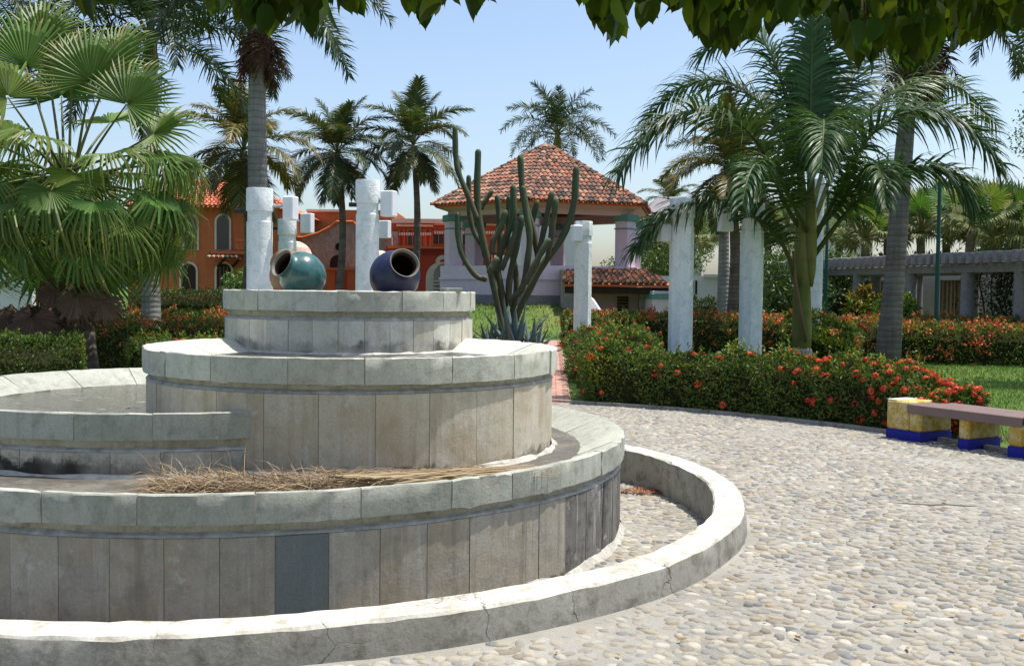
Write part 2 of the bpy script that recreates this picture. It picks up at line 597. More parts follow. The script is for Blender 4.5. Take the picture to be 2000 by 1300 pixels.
MAT['trunk'] = m_trunk('palm_trunk_grey', (0.20, 0.185, 0.175), (0.32, 0.30, 0.285), 2.6, 0.35)
MAT['trunk_brown'] = m_trunk('palm_trunk_brown', (0.10, 0.08, 0.06), (0.19, 0.155, 0.12), 3.0, 0.5)
MAT['trunk_tan'] = m_trunk('palm_trunk_tan', (0.13, 0.115, 0.10), (0.22, 0.195, 0.175), 2.6, 0.4)
MAT['shaft'] = m_trunk('green_crownshaft', (0.13, 0.145, 0.035), (0.24, 0.225, 0.085), 0.8, 0.15)
MAT['bark'] = m_plain('bark', (0.10, 0.08, 0.06), 0.95, 0.1, 0.4, 12, 0.6)
MAT['cactus'] = m_attr('cactus_skin', 0.7, 0.25, 0.2, 9)
MAT['agave'] = m_leaf('agave_leaf', 0.05, 0.6, 0.25, 0.1)


def m_stucco(name, c, stain=(0.2, 0.25, 0.22), amt=0.45, tint2=None):
    t = NT(name)
    p = t.coords('Pos')
    n = t.noise(t.n('ShaderNodeMapping', {'Vector': p, 'Scale': (4, 4, 1.6)}).outputs[0], 1.6, 6, 0.65)
    f = t.noise(p, 34, 4, 0.75)
    g = t.noise(p, 9, 6, 0.7)
    c0 = t.mix(t.ramp(n, [(0.35, 0), (0.7, 1)]), (*c, 1), (*(tint2 or c), 1))
    c0 = t.mix(t.math('MULTIPLY', t.ramp(g, [(0.5, 0), (0.7, 1)]), amt), c0, (*stain, 1))
    c0 = t.mix(0.6, c0, t.ramp(f, [(0.3, 0.8), (0.7, 1.1)]), 'MULTIPLY')
    t.base(c0, 0.9, 0.15)
    t.bump(t.math('ADD', f, g), 0.55, 0.025)
    return t.m


MAT['pillar'] = m_stucco('whitewashed_pillar', (0.86, 0.87, 0.88), (0.40, 0.46, 0.43), 0.55, (0.66, 0.76, 0.73))
MAT['white_wall'] = m_stucco('white_plaster', (0.66, 0.65, 0.66), (0.4, 0.4, 0.4), 0.25)
MAT['lamp_box'] = m_plain('white_enamel_box', (0.74, 0.76, 0.80), 0.45, 0.4, 0.08, 8, 0.03)
MAT['black_metal'] = m_plain('black_metal', (0.02, 0.02, 0.022), 0.5, 0.4, 0.2, 10, 0.05)
MAT['steel'] = m_plain('galvanised_steel', (0.45, 0.45, 0.46), 0.4, 0.5, 0.15, 14, 0.05, 0.6)
MAT['green_metal'] = m_plain('dark_green_paint', (0.012, 0.075, 0.06), 0.5, 0.4, 0.15, 8, 0.05)
MAT['lavender'] = m_stucco('lavender_plaster', (0.66, 0.53, 0.59), (0.46, 0.38, 0.42), 0.25, (0.72, 0.59, 0.64))
MAT['pink'] = m_stucco('pink_plaster', (0.60, 0.40, 0.36), (0.45, 0.32, 0.30), 0.25)
MAT['teal_trim'] = m_plain('teal_trim', (0.12, 0.27, 0.22), 0.8, 0.2, 0.2, 7)
MAT['grey_plinth'] = m_plain('grey_plinth', (0.22, 0.21, 0.22), 0.9, 0.15, 0.2, 5)
MAT['orange'] = m_stucco('orange_plaster', (0.50, 0.135, 0.05), (0.36, 0.10, 0.045), 0.35, (0.54, 0.17, 0.07))
MAT['red'] = m_stucco('brick_red_plaster', (0.36, 0.055, 0.035), (0.25, 0.04, 0.03), 0.35)
MAT['terracotta'] = m_stucco('terracotta_plaster', (0.50, 0.13, 0.055), (0.35, 0.09, 0.045), 0.3)
MAT['ruststone'] = m_stucco('rubble_stone', (0.27, 0.235, 0.20), (0.12, 0.10, 0.085), 0.8, (0.40, 0.36, 0.31))
MAT['cream'] = m_plain('cream_trim', (0.66, 0.56, 0.44), 0.85, 0.2, 0.15, 6)
MAT['dark_void'] = m_plain('dark_room', (0.02, 0.017, 0.015), 0.9, 0.2, 0.2, 4, 0)
MAT['glass'] = m_plain('dark_glass', (0.03, 0.025, 0.022), 0.12, 0.5, 0.1, 3, 0)
MAT['wood_dark'] = m_plain('dark_wood', (0.045, 0.025, 0.018), 0.8, 0.2, 0.3, 9, 0.3)
MAT['wood_slat'] = m_plain('weathered_wood', (0.20, 0.14, 0.085), 0.85, 0.2, 0.3, 9, 0.3)
MAT['tile'] = m_attr('clay_roof_tile', 0.85, 0.15, 0.35, 9)
MAT['concrete'] = m_stucco('pergola_concrete', (0.30, 0.28, 0.28), (0.12, 0.11, 0.11), 0.6, (0.38, 0.35, 0.35))
MAT['bench_wood'] = m_plain('bench_brown_paint', (0.19, 0.13, 0.12), 0.6, 0.3, 0.12, 6, 0.08)
MAT['blue_paint'] = m_plain('cobalt_paint', (0.008, 0.012, 0.26), 0.6, 0.3, 0.15, 9, 0.1)


def m_yellow():
    t = NT('flaking_yellow_paint')
    p = t.coords('Pos')
    n = t.noise(p, 9, 6, 0.7); f = t.noise(p, 60, 5, 0.75)
    k = t.ramp(t.math('ADD', t.math('MULTIPLY', n, 0.5), t.math('MULTIPLY', f, 0.5)), [(0.47, 0), (0.54, 1)])
    c = t.mix(k, (0.44, 0.28, 0.035, 1), (0.56, 0.49, 0.27, 1))
    t.base(c, 0.85, 0.2)
    t.bump(f, 0.4, 0.01)
    return t.m


MAT['yellow'] = m_yellow()
MAT['white_cap'] = m_plain('whitewash_top', (0.62, 0.59, 0.50), 0.9, 0.2, 0.2, 7)
MAT['hill'] = m_plain('haze_toned_hill', (0.10, 0.13, 0.15), 1.0, 0.0, 0.2, 0.02, 0)  # distance haze put into the blue-grey base colour


def m_pot(name, c1, c2, c3, split, rough=0.25):
    t = NT(name)
    o = t.n('ShaderNodeTexCoord').outputs['Object']
    n = t.noise(o, 9, 6, 0.65); st = t.noise(t.n('ShaderNodeMapping', {'Vector': o, 'Scale': (18, 18, 3)}).outputs[0], 1.0, 5, 0.6)
    c = t.mix(t.ramp(n, [(0.35, 0), (0.7, 1)]), (*c1, 1), (*c2, 1))
    z = t.n('ShaderNodeSeparateXYZ', {0: o}).outputs[2]
    zz = t.math('ADD', z, t.math('MULTIPLY', t.math('SUBTRACT', st, 0.5), 0.10))
    k = t.ramp(zz, [(0.0, 1), (1.0, 1)])
    k = t.math('MULTIPLY', t.math('SUBTRACT', split, zz), 18.0, True)
    c = t.mix(k, c, (*c3, 1))
    sp = t.ramp(t.noise(o, 32, 4, 0.7), [(0.62, 0), (0.72, 1)])
    c = t.mix(t.math('MULTIPLY', sp, 0.35), c, (*c3, 1))
    r = t.n('ShaderNodeMapRange', {'Value': k, 'To Min': rough, 'To Max': 0.7}).outputs[0]
    t.base(c, r, 0.5)
    t.bump(n, 0.12, 0.01)
    return t.m


MAT['pot_teal'] = m_pot('teal_glaze', (0.020, 0.075, 0.075), (0.055, 0.15, 0.145), (0.10, 0.13, 0.11), -0.30)
MAT['pot_blue'] = m_pot('cobalt_glaze', (0.006, 0.010, 0.042), (0.016, 0.024, 0.075), (0.24, 0.17, 0.13), 0.03, 0.4)
MAT['pot_brown'] = m_pot('brown_clay', (0.22, 0.11, 0.06), (0.28, 0.16, 0.09), (0.2, 0.12, 0.08), -0.4, 0.6)
MAT['pot_lip'] = m_plain('worn_glaze_rim', (0.17, 0.17, 0.14), 0.6, 0.3, 0.3, 20)


# ------------------------------------------------------------------ ground, plaza, paths
PC = Vector((-1.9, 7.8, 0))            # centre of the fountain and of the round plaza
PR = 7.5
GZ = -0.14                            # floor of the gutter inside the kerb

me = MB()
N = 72
gv = []
rr = [7.42, 8.6, 11, 15, 22, 34, 55, 90, 150, 400, 1500, 4500]
for r in rr:
    for k in range(N):
        a = 2 * PI * k / N
        gv.append((PC.x + r * math.cos(a), PC.y + r * math.sin(a), -0.02))
gf = []
for i in range(len(rr) - 1):
    for k in range(N):
        a, b = i * N + k, i * N + (k + 1) % N
        gf.append((a, a + N, b + N, b))
me.add(gv, gf)
tag(me.build('ground', MAT['ground']), kind='structure')


def ring_sheet(r0, r1, z, c=PC, n=128):
    m = MB()
    m.lathe(c, [(r1, z), (r0, z)], n)
    return m


plaza = MB().lathe(PC, [(PR, -0.012), (PR, 0.0), (3.45, 0.0)], 160).build('plaza_pavement', MAT['plaza'])
tag(plaza, kind='structure')
gutter = tag(MB().lathe(PC, [(3.5, GZ), (2.2, GZ)], 120).build('gutter_floor', MAT['plaza']), kind='structure')
# edging strip round the plaza
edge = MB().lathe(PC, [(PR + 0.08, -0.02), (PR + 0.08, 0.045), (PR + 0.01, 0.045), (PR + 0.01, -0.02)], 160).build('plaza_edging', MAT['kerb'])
tag(edge, kind='structure')

# cobbles ------------------------------------------------------------
PAL = [((0.50, 0.44, 0.34), 5), ((0.43, 0.40, 0.35), 5), ((0.34, 0.34, 0.335), 4), ((0.25, 0.265, 0.28), 1.6), ((0.46, 0.36, 0.26), 1.2),
       ((0.60, 0.56, 0.48), 3.5), ((0.40, 0.335, 0.25), 2), ((0.33, 0.27, 0.22), 0.5), ((0.55, 0.46, 0.30), 1.2)]
PALW = np.array([w for _, w in PAL]); PALW = PALW / PALW.sum()
PALC = np.array([c for c, _ in PAL]) * 0.60
PALC = PALC * 0.68 + PALC.mean(1, keepdims=True) * np.array([1.06, 1.01, .84]) * 0.34


def cobble_dome(n, rings=2, rnd=None):
    """unit dome: verts with xy radius 1, z height 1"""
    vs = []
    for j in range(rings):
        rr_ = [1.0, 0.72][j] if rings == 2 else [1.0, 0.86, 0.5][j]
        zz = [0.0, 0.74][j] if rings == 2 else [0.0, 0.62, 0.93][j]
        for k in range(n):
            a = 2 * PI * k / n
            vs.append((rr_ * math.cos(a), rr_ * math.sin(a), zz))
    vs.append((0, 0, 1.0))
    fs = []
    for j in range(rings - 1):
        for k in range(n):
            a, b = j * n + k, j * n + (k + 1) % n
            fs.append((a, b, b + n)); fs.append((a, b + n, a + n))
    for k in range(n):
        fs.append(((rings - 1) * n + k, (rings - 1) * n + (k + 1) % n, rings * n))
    return np.array(vs), np.array(fs)


crk = [gnd(1640, 976), gnd(1752, 982), gnd(1785, 984), gnd(1820, 986), gnd(1850, 985), gnd(1885, 988), gnd(1908, 988)]


def near_crack(x, y):
    for a, b in zip(crk[1:-1], crk[2:]):
        d = b - a
        t = max(0, min(1, ((x - a.x) * d.x + (y - a.y) * d.y) / (d.x ** 2 + d.y ** 2)))
        if math.hypot(a.x + d.x * t - x, a.y + d.y * t - y) < .03: return True
    return False


def sink(x, y):
    n = math.sin(x * 2.1 + 1.3 * math.sin(y * 1.7)) + math.sin(y * 2.7 + 1.1 * math.sin(x * 3.1)) + .6 * math.sin(x * 6.3 + y * 5.1)
    return max(0.0, n - .55) * .0042


def zbase(x, y): return (GZ if math.hypot(x - PC.x, y - PC.y) < 3.5 else 0.0) - sink(x, y)


cob = []
sp = 0.071
row = 0
y = 3.2
while y < 15.6:
    x = -6.0 + (sp / 2 if row % 2 else 0)
    while x < 7.2:
        px = x + random.uniform(-0.026, 0.026); py = y + random.uniform(-0.024, 0.024)
        dx, dy = px - PC.x, py - PC.y
        r = math.hypot(dx, dy)
        if ((3.66 < r < PR - 0.04) or (2.74 < r < 3.37)) and random.random() > 0.05 and not near_crack(px, py):
            u, v = project((px, py, 0))
            if -150 < u < 2350 and v < 1480 and py > 3.0 and not (px < -0.5 and py > 6.0):
                cob.append((px, py, u, v))
        x += sp
    y += sp * 0.88
    row += 1
cob.sort(key=lambda c: c[1])
inview = [c for c in cob if 0 <= c[2] <= 2000 and c[3] < 1300]
near = inview[:300]
near_set = set((c[0], c[1]) for c in near)
dv3, df3 = cobble_dome(10, 3)
dv2, df2 = cobble_dome(7, 2)
# 24 shared shapes for the nearest cobbles
cob_meshes = []
for i in range(24):
    c = PALC[rng.choice(len(PAL), p=PALW)] * rng.uniform(0.82, 1.15)
    vv = dv3.copy()
    ang = np.arctan2(vv[:, 1], vv[:, 0])
    vv[:, :2] *= (1 + 0.09 * np.sin(2 * ang + rng.uniform(0, 6)) + 0.06 * np.sin(3 * ang + rng.uniform(0, 6)))[:, None]
    vv[:, 0] *= rng.uniform(0.029, 0.053); vv[:, 1] *= rng.uniform(0.024, 0.038); vv[:, 2] *= rng.uniform(0.009, 0.017)
    vv[:, 2] -= 0.003
    cob_meshes.append(mesh_np('cobble', vv, df3, MAT['cobble'], np.tile(c, (len(vv), 1)), True))
for (px, py, u, v) in near:
    o = link_mesh('cobble', random.choice(cob_meshes), plaza if math.hypot(px - PC.x, py - PC.y) > 3.5 else gutter, (px, py, zbase(px, py)), (random.uniform(-.1, .1), random.uniform(-.1, .1), random.gauss(0, 0.9)))
Vs, Fs_, Cs = [], [], []
nv = 0
for (px, py, u, v) in cob:
    if (px, py) in near_set: continue
    big = py < 8.5
    bv, bf = (dv3, df3) if big else (dv2, df2)
    vv = bv.copy()
    ang = np.arctan2(vv[:, 1], vv[:, 0])
    vv[:, :2] *= (1 + 0.09 * np.sin(2 * ang + rng.uniform(0, 6)) + 0.06 * np.sin(3 * ang + rng.uniform(0, 6)))[:, None]
    vv[:, 0] *= rng.uniform(0.028, 0.053); vv[:, 1] *= rng.uniform(0.023, 0.038); vv[:, 2] = vv[:, 2] * rng.uniform(0.009, 0.018) - 0.003 + zbase(px, py)
    a = rng.normal(0, 0.9)
    ca, sa = math.cos(a), math.sin(a)
    X = vv[:, 0] * ca - vv[:, 1] * sa + px; Y = vv[:, 0] * sa + vv[:, 1] * ca + py
    Vs.append(np.stack([X, Y, vv[:, 2]], 1)); Fs_.append(bf + nv); nv += len(vv)
    c = PALC[rng.choice(len(PAL), p=PALW)] * rng.uniform(0.82, 1.15)
    Cs.append(np.tile(c, (len(vv), 1)))
o = link_mesh('cobbles', mesh_np('cobbles', np.concatenate(Vs), np.concatenate(Fs_), MAT['cobble'], np.concatenate(Cs), True), plaza)
tag(o, kind='stuff')
# a broken joint running across the cobbles
m = MB()
for i, p in enumerate(crk[1:]): p.z = 0.002
m.tube(crk[1:], [0.004, 0.016, 0.02, 0.017, 0.02, 0.004], 6)
m.v = [(x, y, min(z, .0025 + .1 * (z - .002))) for x, y, z in m.v]
m.c = [(0.055, 0.048, 0.038)] * len(m.c)
m.build('open_joint', MAT['cobble'], plaza)

# brick path ----------------------------------------------------------
def path_right(y): return 0.86 + (y - 15.0) * 0.038


m = MB()
ys = np.linspace(14.6, 44, 16)
pv = []
for yy in ys:
    xr = path_right(yy)
    pv += [(xr - 1.5, yy, -0.012), (xr + 0.02, yy, -0.012)]
m.add(pv, [(2 * i, 2 * i + 1, 2 * i + 3, 2 * i + 2) for i in range(len(ys) - 1)])
path = m.build('brick_path', MAT['brickbed'])
tag(path, kind='structure')
bc = [(0.42, 0.22, 0.17), (0.46, 0.27, 0.21), (0.38, 0.20, 0.16), (0.48, 0.32, 0.26), (0.40, 0.25, 0.20)]
bmeshes = []
for c in bc:
    b = MB(); b.col = c; b.box((0, 0, 0), (0.195, 0.095, 0.05), 0, 0.006)
    bmeshes.append(b.mesh('brick', MAT['brick']))
cnt = 0
yy = 14.75; rown = 0
while yy < 20 and cnt < 300:
    xx = path_right(yy) - 0.1
    k = 0
    while k < 5:
        link_mesh('brick', random.choice(bmeshes), path, (xx - (0.1 if rown % 2 else 0), yy, -0.014 + random.uniform(-.003, .003)), (0, 0, random.uniform(-.03, .03)))
        xx -= 0.203; k += 1; cnt += 1
    yy += 0.103; rown += 1
b = MB()
while yy < 43:
    xx = path_right(yy) - 0.1
    for k in range(7):
        b.col = random.choice(bc)
        b.box((xx - (0.1 if rown % 2 else 0), yy, -0.014), (0.195, 0.15, 0.05))
        xx -= 0.203
    yy += 0.16; rown += 1
tag(b.build('far_bricks', MAT['brick'], path), kind='stuff')
# cross path seen over the hedge
m = MB()
m.add([(1.2, 24.6, -0.011), (6.2, 22.6, -0.011), (6.2, 24.2, -0.011), (1.2, 26.4, -0.011)], [(0, 1, 2, 3)])
tag(m.build('cross_path', MAT['brickbed']), kind='structure')

# mound under the kiosk ------------------------------------------------
KC = at(1064, 569, 46.0); KC.z = 0.0
m = MB()
prof = [(17.5, -0.02), (15.5, 0.05), (12.5, 0.42), (9.5, 0.85), (7.5, 1.05), (4.0, 1.08)]
n = 60
vs = []
for r, h in prof:
    for k in range(n):
        a = 2 * PI * k / n
        hh = h * (1.0 if math.cos(a - math.radians(215)) > -0.2 else 0.25)
        w = 0.5 + 0.5 * math.cos(a - math.radians(215))
        hh = h * min(1, 0.15 + 1.15 * w)
        vs.append((KC.x + r * math.cos(a), KC.y + r * math.sin(a) * 0.72, hh))
fs = [(i * n + k, i * n + (k + 1) % n, (i + 1) * n + (k + 1) % n, (i + 1) * n + k) for i in range(len(prof) - 1) for k in range(n)]
fs.append(tuple((len(prof) - 1) * n + k for k in range(n)))
m.add(vs, fs)
tag(m.build('grass_mound', MAT['ground'], smooth=True), kind='structure')
# far hill
m = MB()
hp = [(-900, 0), (-560, 38), (-420, 52), (-300, 74), (-215, 93), (-165, 86), (-60, 60), (60, 44), (300, 25), (700, 14), (1200, 0)]
vs = []
for x, h in hp:
    vs += [(x, 1300, -1), (x, 1380, h * 0.62), (x, 1500, h), (x, 1900, -1)]
fs = [(4 * i + j, 4 * i + 4 + j, 4 * i + 5 + j, 4 * i + 1 + j) for i in range(len(hp) - 1) for j in range(3)]
m.add(vs, fs)
tag(m.build('hill', MAT['hill'], smooth=True), kind='structure')

# ------------------------------------------------------------------ fountain
def arc_piece(c, prof, a0, a1, nseg, jit=0.003, chip=0.0):
    """solid block: closed profile (r, z) swept from a0 to a1"""
    P = len(prof)
    vs = []
    for i in range(nseg + 1):
        a = a0 + (a1 - a0) * i / nseg
        for r, z in prof:
            jr, jz = random.gauss(0, jit), random.gauss(0, jit)
            if chip and random.random() < chip: jz -= random.uniform(0.004, 0.016); jr -= random.uniform(0, 0.012)
            vs.append((c.x + (r + jr) * math.cos(a), c.y + (r + jr) * math.sin(a), z + jz))
    fs = []
    for i in range(nseg):
        for k in range(P):
            k2 = (k + 1) % P
            fs.append((i * P + k, (i + 1) * P + k, (i + 1) * P + k2, i * P + k2))
    fs.append(tuple(range(P)))
    fs.append(tuple(range(nseg * P, nseg * P + P))[::-1])
    m = MB(); m.add(vs, fs)
    return m


fountain = thing('fountain', 'tiered round grey stone fountain with overlapping basins', 'fountain', (PC.x, PC.y, 0))


def ang_of(c, R, u, v_h):
    """angle on circle (c, R) of the near-side point seen at column u"""
    r = ray(u, 650)
    k = r.x / r.y
    # solve |(k y, y) - c| = R, nearest y
    A = k * k + 1; B = -2 * (k * c.x + c.y); Cc = c.x ** 2 + c.y ** 2 - R * R
    D = B * B - 4 * A * Cc
    if D < 0: return None
    yy = (-B - math.sqrt(D)) / (2 * A)
    return math.atan2(yy - c.y, k * yy - c.x)


def tier(name, c, R, top, base, cap_h, band_h, cap_w, pan_w, pmat, floor, wmat, keep=None, cap_off=None, pan_off=None, special=None, cap_in=0.30, slope=0.13, cmat=None):
    core = MB()
    rc = R - 0.075
    core.lathe(c, [(R - 0.0285, base), (R - 0.0285, top - cap_h - band_h), (R - 0.056, top - cap_h - band_h), (R - 0.056, top - cap_h), (R - 0.006, top - cap_h + .004), (R - 0.006, top - .009), (R - 0.055, top - .014), (R - cap_in + 0.02, top - slope - 0.012), (R - cap_in + 0.02, floor - 0.02)], 128)
    rc = 0
    core_o = core.build(name, MAT['mortar'], fountain, smooth_angle=.5)
    band = MB().lathe(c, [(R - 0.05, top - cap_h - band_h - 0.01), (R - 0.05, top - cap_h + 0.01)], 128).build('band', MAT['band'], core_o, smooth=True)
    ncap = max(8, round(2 * PI * R / cap_w))
    a = cap_off if cap_off is not None else random.uniform(0, 6)
    edges = []
    rem = 2 * PI
    while rem > 1e-6:
        w = cap_w / R * random.uniform(0.82, 1.18)
        if rem - w < 0.6 * cap_w / R: w = rem
        edges.append((a, a + w)); a += w; rem -= w
    g = 0.0035 / R
    for (b0, b1) in edges:
        am = (b0 + b1) / 2
        if keep and not keep(c.x + (R - .1) * math.cos(am), c.y + (R - .1) * math.sin(am)): continue
        dr = random.gauss(0, 0.003)
        e = 0.007
        prof = [(R + dr, top - cap_h), (R + dr + 0.001, top - cap_h * 0.5), (R + dr, top - e), (R + dr - e, top), (R - 0.055, top - 0.003), (R - cap_in, top - slope), (R - cap_in, top - slope - 0.08), (R - 0.12, top - cap_h)]
        m = arc_piece(c, prof, b0 + g, b1 - g, 7, 0.0016, 0.05)
        o = m.build('cap_stone', cmat or MAT['cap'], core_o, smooth_angle=0.6)
    a = pan_off if pan_off is not None else random.uniform(0, 6)
    npan = round(2 * PI * R / pan_w)
    for i in range(npan):
        b0 = a + 2 * PI * i / npan; b1 = a + 2 * PI * (i + 1) / npan
        am = (b0 + b1) / 2
        if keep and not keep(c.x + (R - .04) * math.cos(am), c.y + (R - .04) * math.sin(am)): continue
        dr = max(-.003, min(.004, random.gauss(0, 0.002)))
        zt = top - cap_h - band_h
        Rp = R - 0.022 + dr
        prof = [(Rp, base), (Rp, zt - 0.012), (Rp - 0.012, zt), (R - 0.08, zt), (R - 0.08, base)]
        m = arc_piece(c, prof, b0 + g * 0.55, b1 - g * 0.55, 4, 0.0006)
        pm = pmat
        lab = None
        if special:
            sp_ = special(i, am)
            if sp_: pm, lab = sp_
        o = m.build('wall_panel', pm, core_o)
        if lab: o['label'] = lab
    zt = top - cap_h - band_h
    fm = MB()
    vs = []
    for i in range(160):
        aa = 2 * PI * i / 160
        kk = .012 + .010 * abs(math.sin(i * .37) * math.sin(i * 1.13)) + random.uniform(0, .004)
        for rr_, zz in ((R - .052, zt + kk), (R - .030, zt + .005), (R - .0195, zt - kk * .35)):
            vs.append((c.x + rr_ * math.cos(aa), c.y + rr_ * math.sin(aa), zz))
    fm.add(vs, [(i * 3 + k, ((i + 1) % 160) * 3 + k, ((i + 1) % 160) * 3 + k + 1, i * 3 + k + 1) for i in range(160) for k in range(2)])
    fm.build('mortar_fillet', MAT['lime'], core_o)
    w = MB().lathe(c, [(R - cap_in + 0.06, floor), (0.0, floor)], 96)
    wo = w.build('water', wmat)
    tag(wo, kind='structure')
    return core_o


C1, R1, H1 = Vector((-1.86, 7.78, 0)), 2.70, 0.575
C2, R2, H2 = Vector((-2.44, 8.06, 0)), 1.94, 0.85
C3, R3, H3 = Vector((-1.174, 7.735, 0)), 1.503, 1.188
C4, R4, H4 = Vector((-1.45, 9.29, 0)), 1.113, 1.592
FL1, FL2, FL3 = 0.46, 0.72, 1.085


def out3(x, y): return math.hypot(x - C3.x, y - C3.y) > R3 - 0.16
def out4(x, y): return math.hypot(x - C4.x, y - C4.y) > R4 - 0.12


a_dark0 = ang_of(C1, R1 - 0.02, 538, 1100)
a_dark1 = ang_of(C1, R1 - 0.02, 647, 1100)
n1 = round(2 * PI * R1 / 0.272)
a_step = 2 * PI / n1
a_blk = ang_of(C1, R1 - 0.02, 1150, 950)


def sp1(i, am):
    if a_dark0 - 0.01 < am < a_dark0 + a_step * 0.99: return MAT['panel_new'], 'dark blue-grey replacement panel'
    if a_blk is not None and a_blk - 0.12 < am < a_blk + 0.42: return MAT['panel_black'], 'panel streaked black by old overflow'
    return None


tier('lower_basin', C1, R1, H1, GZ, 0.155, 0.06, 0.50, 0.272, MAT['panel1'], FL1, MAT['water1'], None, ang_of(C1, R1, 266, 1000), a_dark0, sp1, 0.33, 0.12)
tier('left_basin', C2, R2, H2, FL1 - 0.06, 0.165, 0.065, 0.56, 0.30, MAT['panel2'], FL2, MAT['water'], out3, ang_of(C2, R2, 297, 830), ang_of(C2, R2, 116, 900), None, 0.30, 0.13)
tier('middle_basin', C3, R3, H3, FL1 - 0.06, 0.165, 0.05, 0.50, 0.35, MAT['panel3'], FL3, MAT['water3'], out4, ang_of(C3, R3, 713, 730), ang_of(C3, R3, 735, 850), None, 0.36, 0.12, MAT['cap_bounce_lit'])
tier('upper_pedestal', C4, R4, H4, FL3 - 0.1, 0.165, 0.065, 0.47, 0.21, MAT['panel4'], H4 - 0.10, MAT['water1'], None, ang_of(C4, R4, 658, 590), ang_of(C4, R4, 660, 650), None, 0.30, 0.10, MAT['cap_bounce_lit'])
# end cheek where the left basin butts into the middle one, and white lime skirting at bases
def skirt(c, R, z, h, keep=None, a0=0, a1=2 * PI):
    m = MB()
    vs = []
    n_ = 90
    for i in range(n_ + 1):
        a = a0 + (a1 - a0) * i / n_
        k = random.uniform(0.4, 1.2)
        vs += [(c.x + R * math.cos(a), c.y + R * math.sin(a), z + h * k), (c.x + (R + 0.05 * k) * math.cos(a), c.y + (R + 0.05 * k) * math.sin(a), z - 0.005)]
    m.add(vs, [(2 * i, 2 * i + 1, 2 * i + 3, 2 * i + 2) for i in range(n_)])
    return m


for c, R, z, h, nm in ((C1, R1 - 0.03, GZ, 0.06, 'a'), (C3, R3 - 0.02, FL1, 0.03, 'b'), (C2, R2 - 0.02, FL1, 0.022, 'c'), (C4, R4 - 0.02, FL3, 0.02, 'd')):
    skirt(c, R, z, h).build('lime_skirting', MAT['lime'], fountain)

# loose slab lying on the upper rim
pz = at(882, 569, 8.85)
m = MB().box((pz.x, pz.y, H4 + 0.016), (0.14, 0.2, 0.034), 0.3, 0.005)
tag(m.build('loose_stone', MAT['cap']), 'small loose flat stone lying on the upper rim right of the blue jar', 'stone')

# kerb ring
m = MB()
KR = 3.60
vs = []
nk = 240
prof = [(KR + 0.02, -0.01), (KR + 0.012, 0.09), (KR, 0.148), (KR - 0.012, 0.162), (KR - 0.09, 0.168), (KR - 0.195, 0.164), (KR - 0.207, 0.152), (KR - 0.22, GZ - .01)]
for i in range(nk):
    a = 2 * PI * i / nk
    w = 0.008 * math.sin(a * 7) + 0.005 * math.sin(a * 17 + 1)
    for r, z in prof:
        vs.append((PC.x + (r + w + random.gauss(0, .0025)) * math.cos(a), PC.y + (r + w + random.gauss(0, .0025)) * math.sin(a), z + (random.gauss(0, .0025) if z > 0 else 0)))
P = len(prof)
fs = [(i * P + k, ((i + 1) % nk) * P + k, ((i + 1) % nk) * P + k + 1, i * P + k + 1) for i in range(nk) for k in range(P - 1)]
m.add(vs, fs)
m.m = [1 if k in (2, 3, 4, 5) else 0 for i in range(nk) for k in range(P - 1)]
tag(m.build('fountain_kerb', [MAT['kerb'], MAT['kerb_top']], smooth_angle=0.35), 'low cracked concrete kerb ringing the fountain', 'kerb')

# dead leaf litter in the gutter
def litter(name, label, c, rad, nn, cols, L=0.05):
    m = MB()
    for i in range(nn):
        a = random.uniform(0, 2 * PI); r = rad * math.sqrt(random.random())
        p = Vector((c.x + r * math.cos(a) * 1.6, c.y + r * math.sin(a), c.z + random.uniform(0.015, 0.03)))
        d = Vector((random.gauss(0, 1), random.gauss(0, 1), random.gauss(0, .25))).normalized() * L * random.uniform(.5, 1.3)
        s_ = d.cross(Vector((0, 0, 1))).normalized() * L * 0.16
        m.col = random.choice(cols)
        m.add([p - d / 2, p + s_, p + d / 2, p - s_], [(0, 1, 2, 3)])
    o = m.build(name, MAT['straw'])
    return tag(o, label, 'leaf litter', kind='stuff')


litter('leaf_litter', 'reddish brown dead petals drifted against the inner kerb', gnd(1258, 962, GZ), 0.13, 300, [(0.25, 0.09, 0.04), (0.32, 0.14, 0.06), (0.20, 0.10, 0.05)])

m = MB()
for i in range(46):
    p = gnd(random.uniform(900, 2000), random.uniform(860, 1290))
    if not 3.75 < math.hypot(p.x - PC.x, p.y - PC.y) < PR - .1: continue
    p.z = .02
    az = random.uniform(0, 6.3); L = random.uniform(.025, .06)
    d = Vector((math.cos(az), math.sin(az), random.uniform(-.1, .2))) * L; s_ = Vector((-math.sin(az), math.cos(az), .25)) * L * .28
    m.col = random.choice([(.16, .09, .04), (.24, .15, .06), (.10, .065, .035), (.20, .12, .06)])
    m.add([p - d / 2, p + s_, p + d / 2, p - s_ + Vector((0, 0, .004))], [(0, 1, 2), (0, 2, 3)])
tag(m.build('fallen_leaves', MAT['straw']), 'few small dry leaves scattered over the cobbles', 'leaf litter', kind='stuff')

# straw heap in the lower basin
m = MB()
scol = [(0.30, 0.22, 0.12), (0.24, 0.165, 0.095), (0.37, 0.29, 0.17), (0.17, 0.11, 0.065), (0.26, 0.20, 0.135), (0.13, 0.085, 0.055)]


def blade(m, p, d, L, w, bend):
    d = d.normalized()
    s_ = d.cross(Vector((random.gauss(0, .3), random.gauss(0, .3), 1))).normalized() * w
    q = p + d * L * 0.5 + Vector((0, 0, bend * L * .3))
    e = p + d * L + Vector((0, 0, -bend * L * .5))
    m.add([p - s_, p + s_, q + s_ * .8, q - s_ * .8, e], [(0, 1, 2, 3), (3, 2, 4)])


def straw_at(u, half, hz):
    # heap runs along the gap between middle basin and lower rim
    r = 2.28
    return r


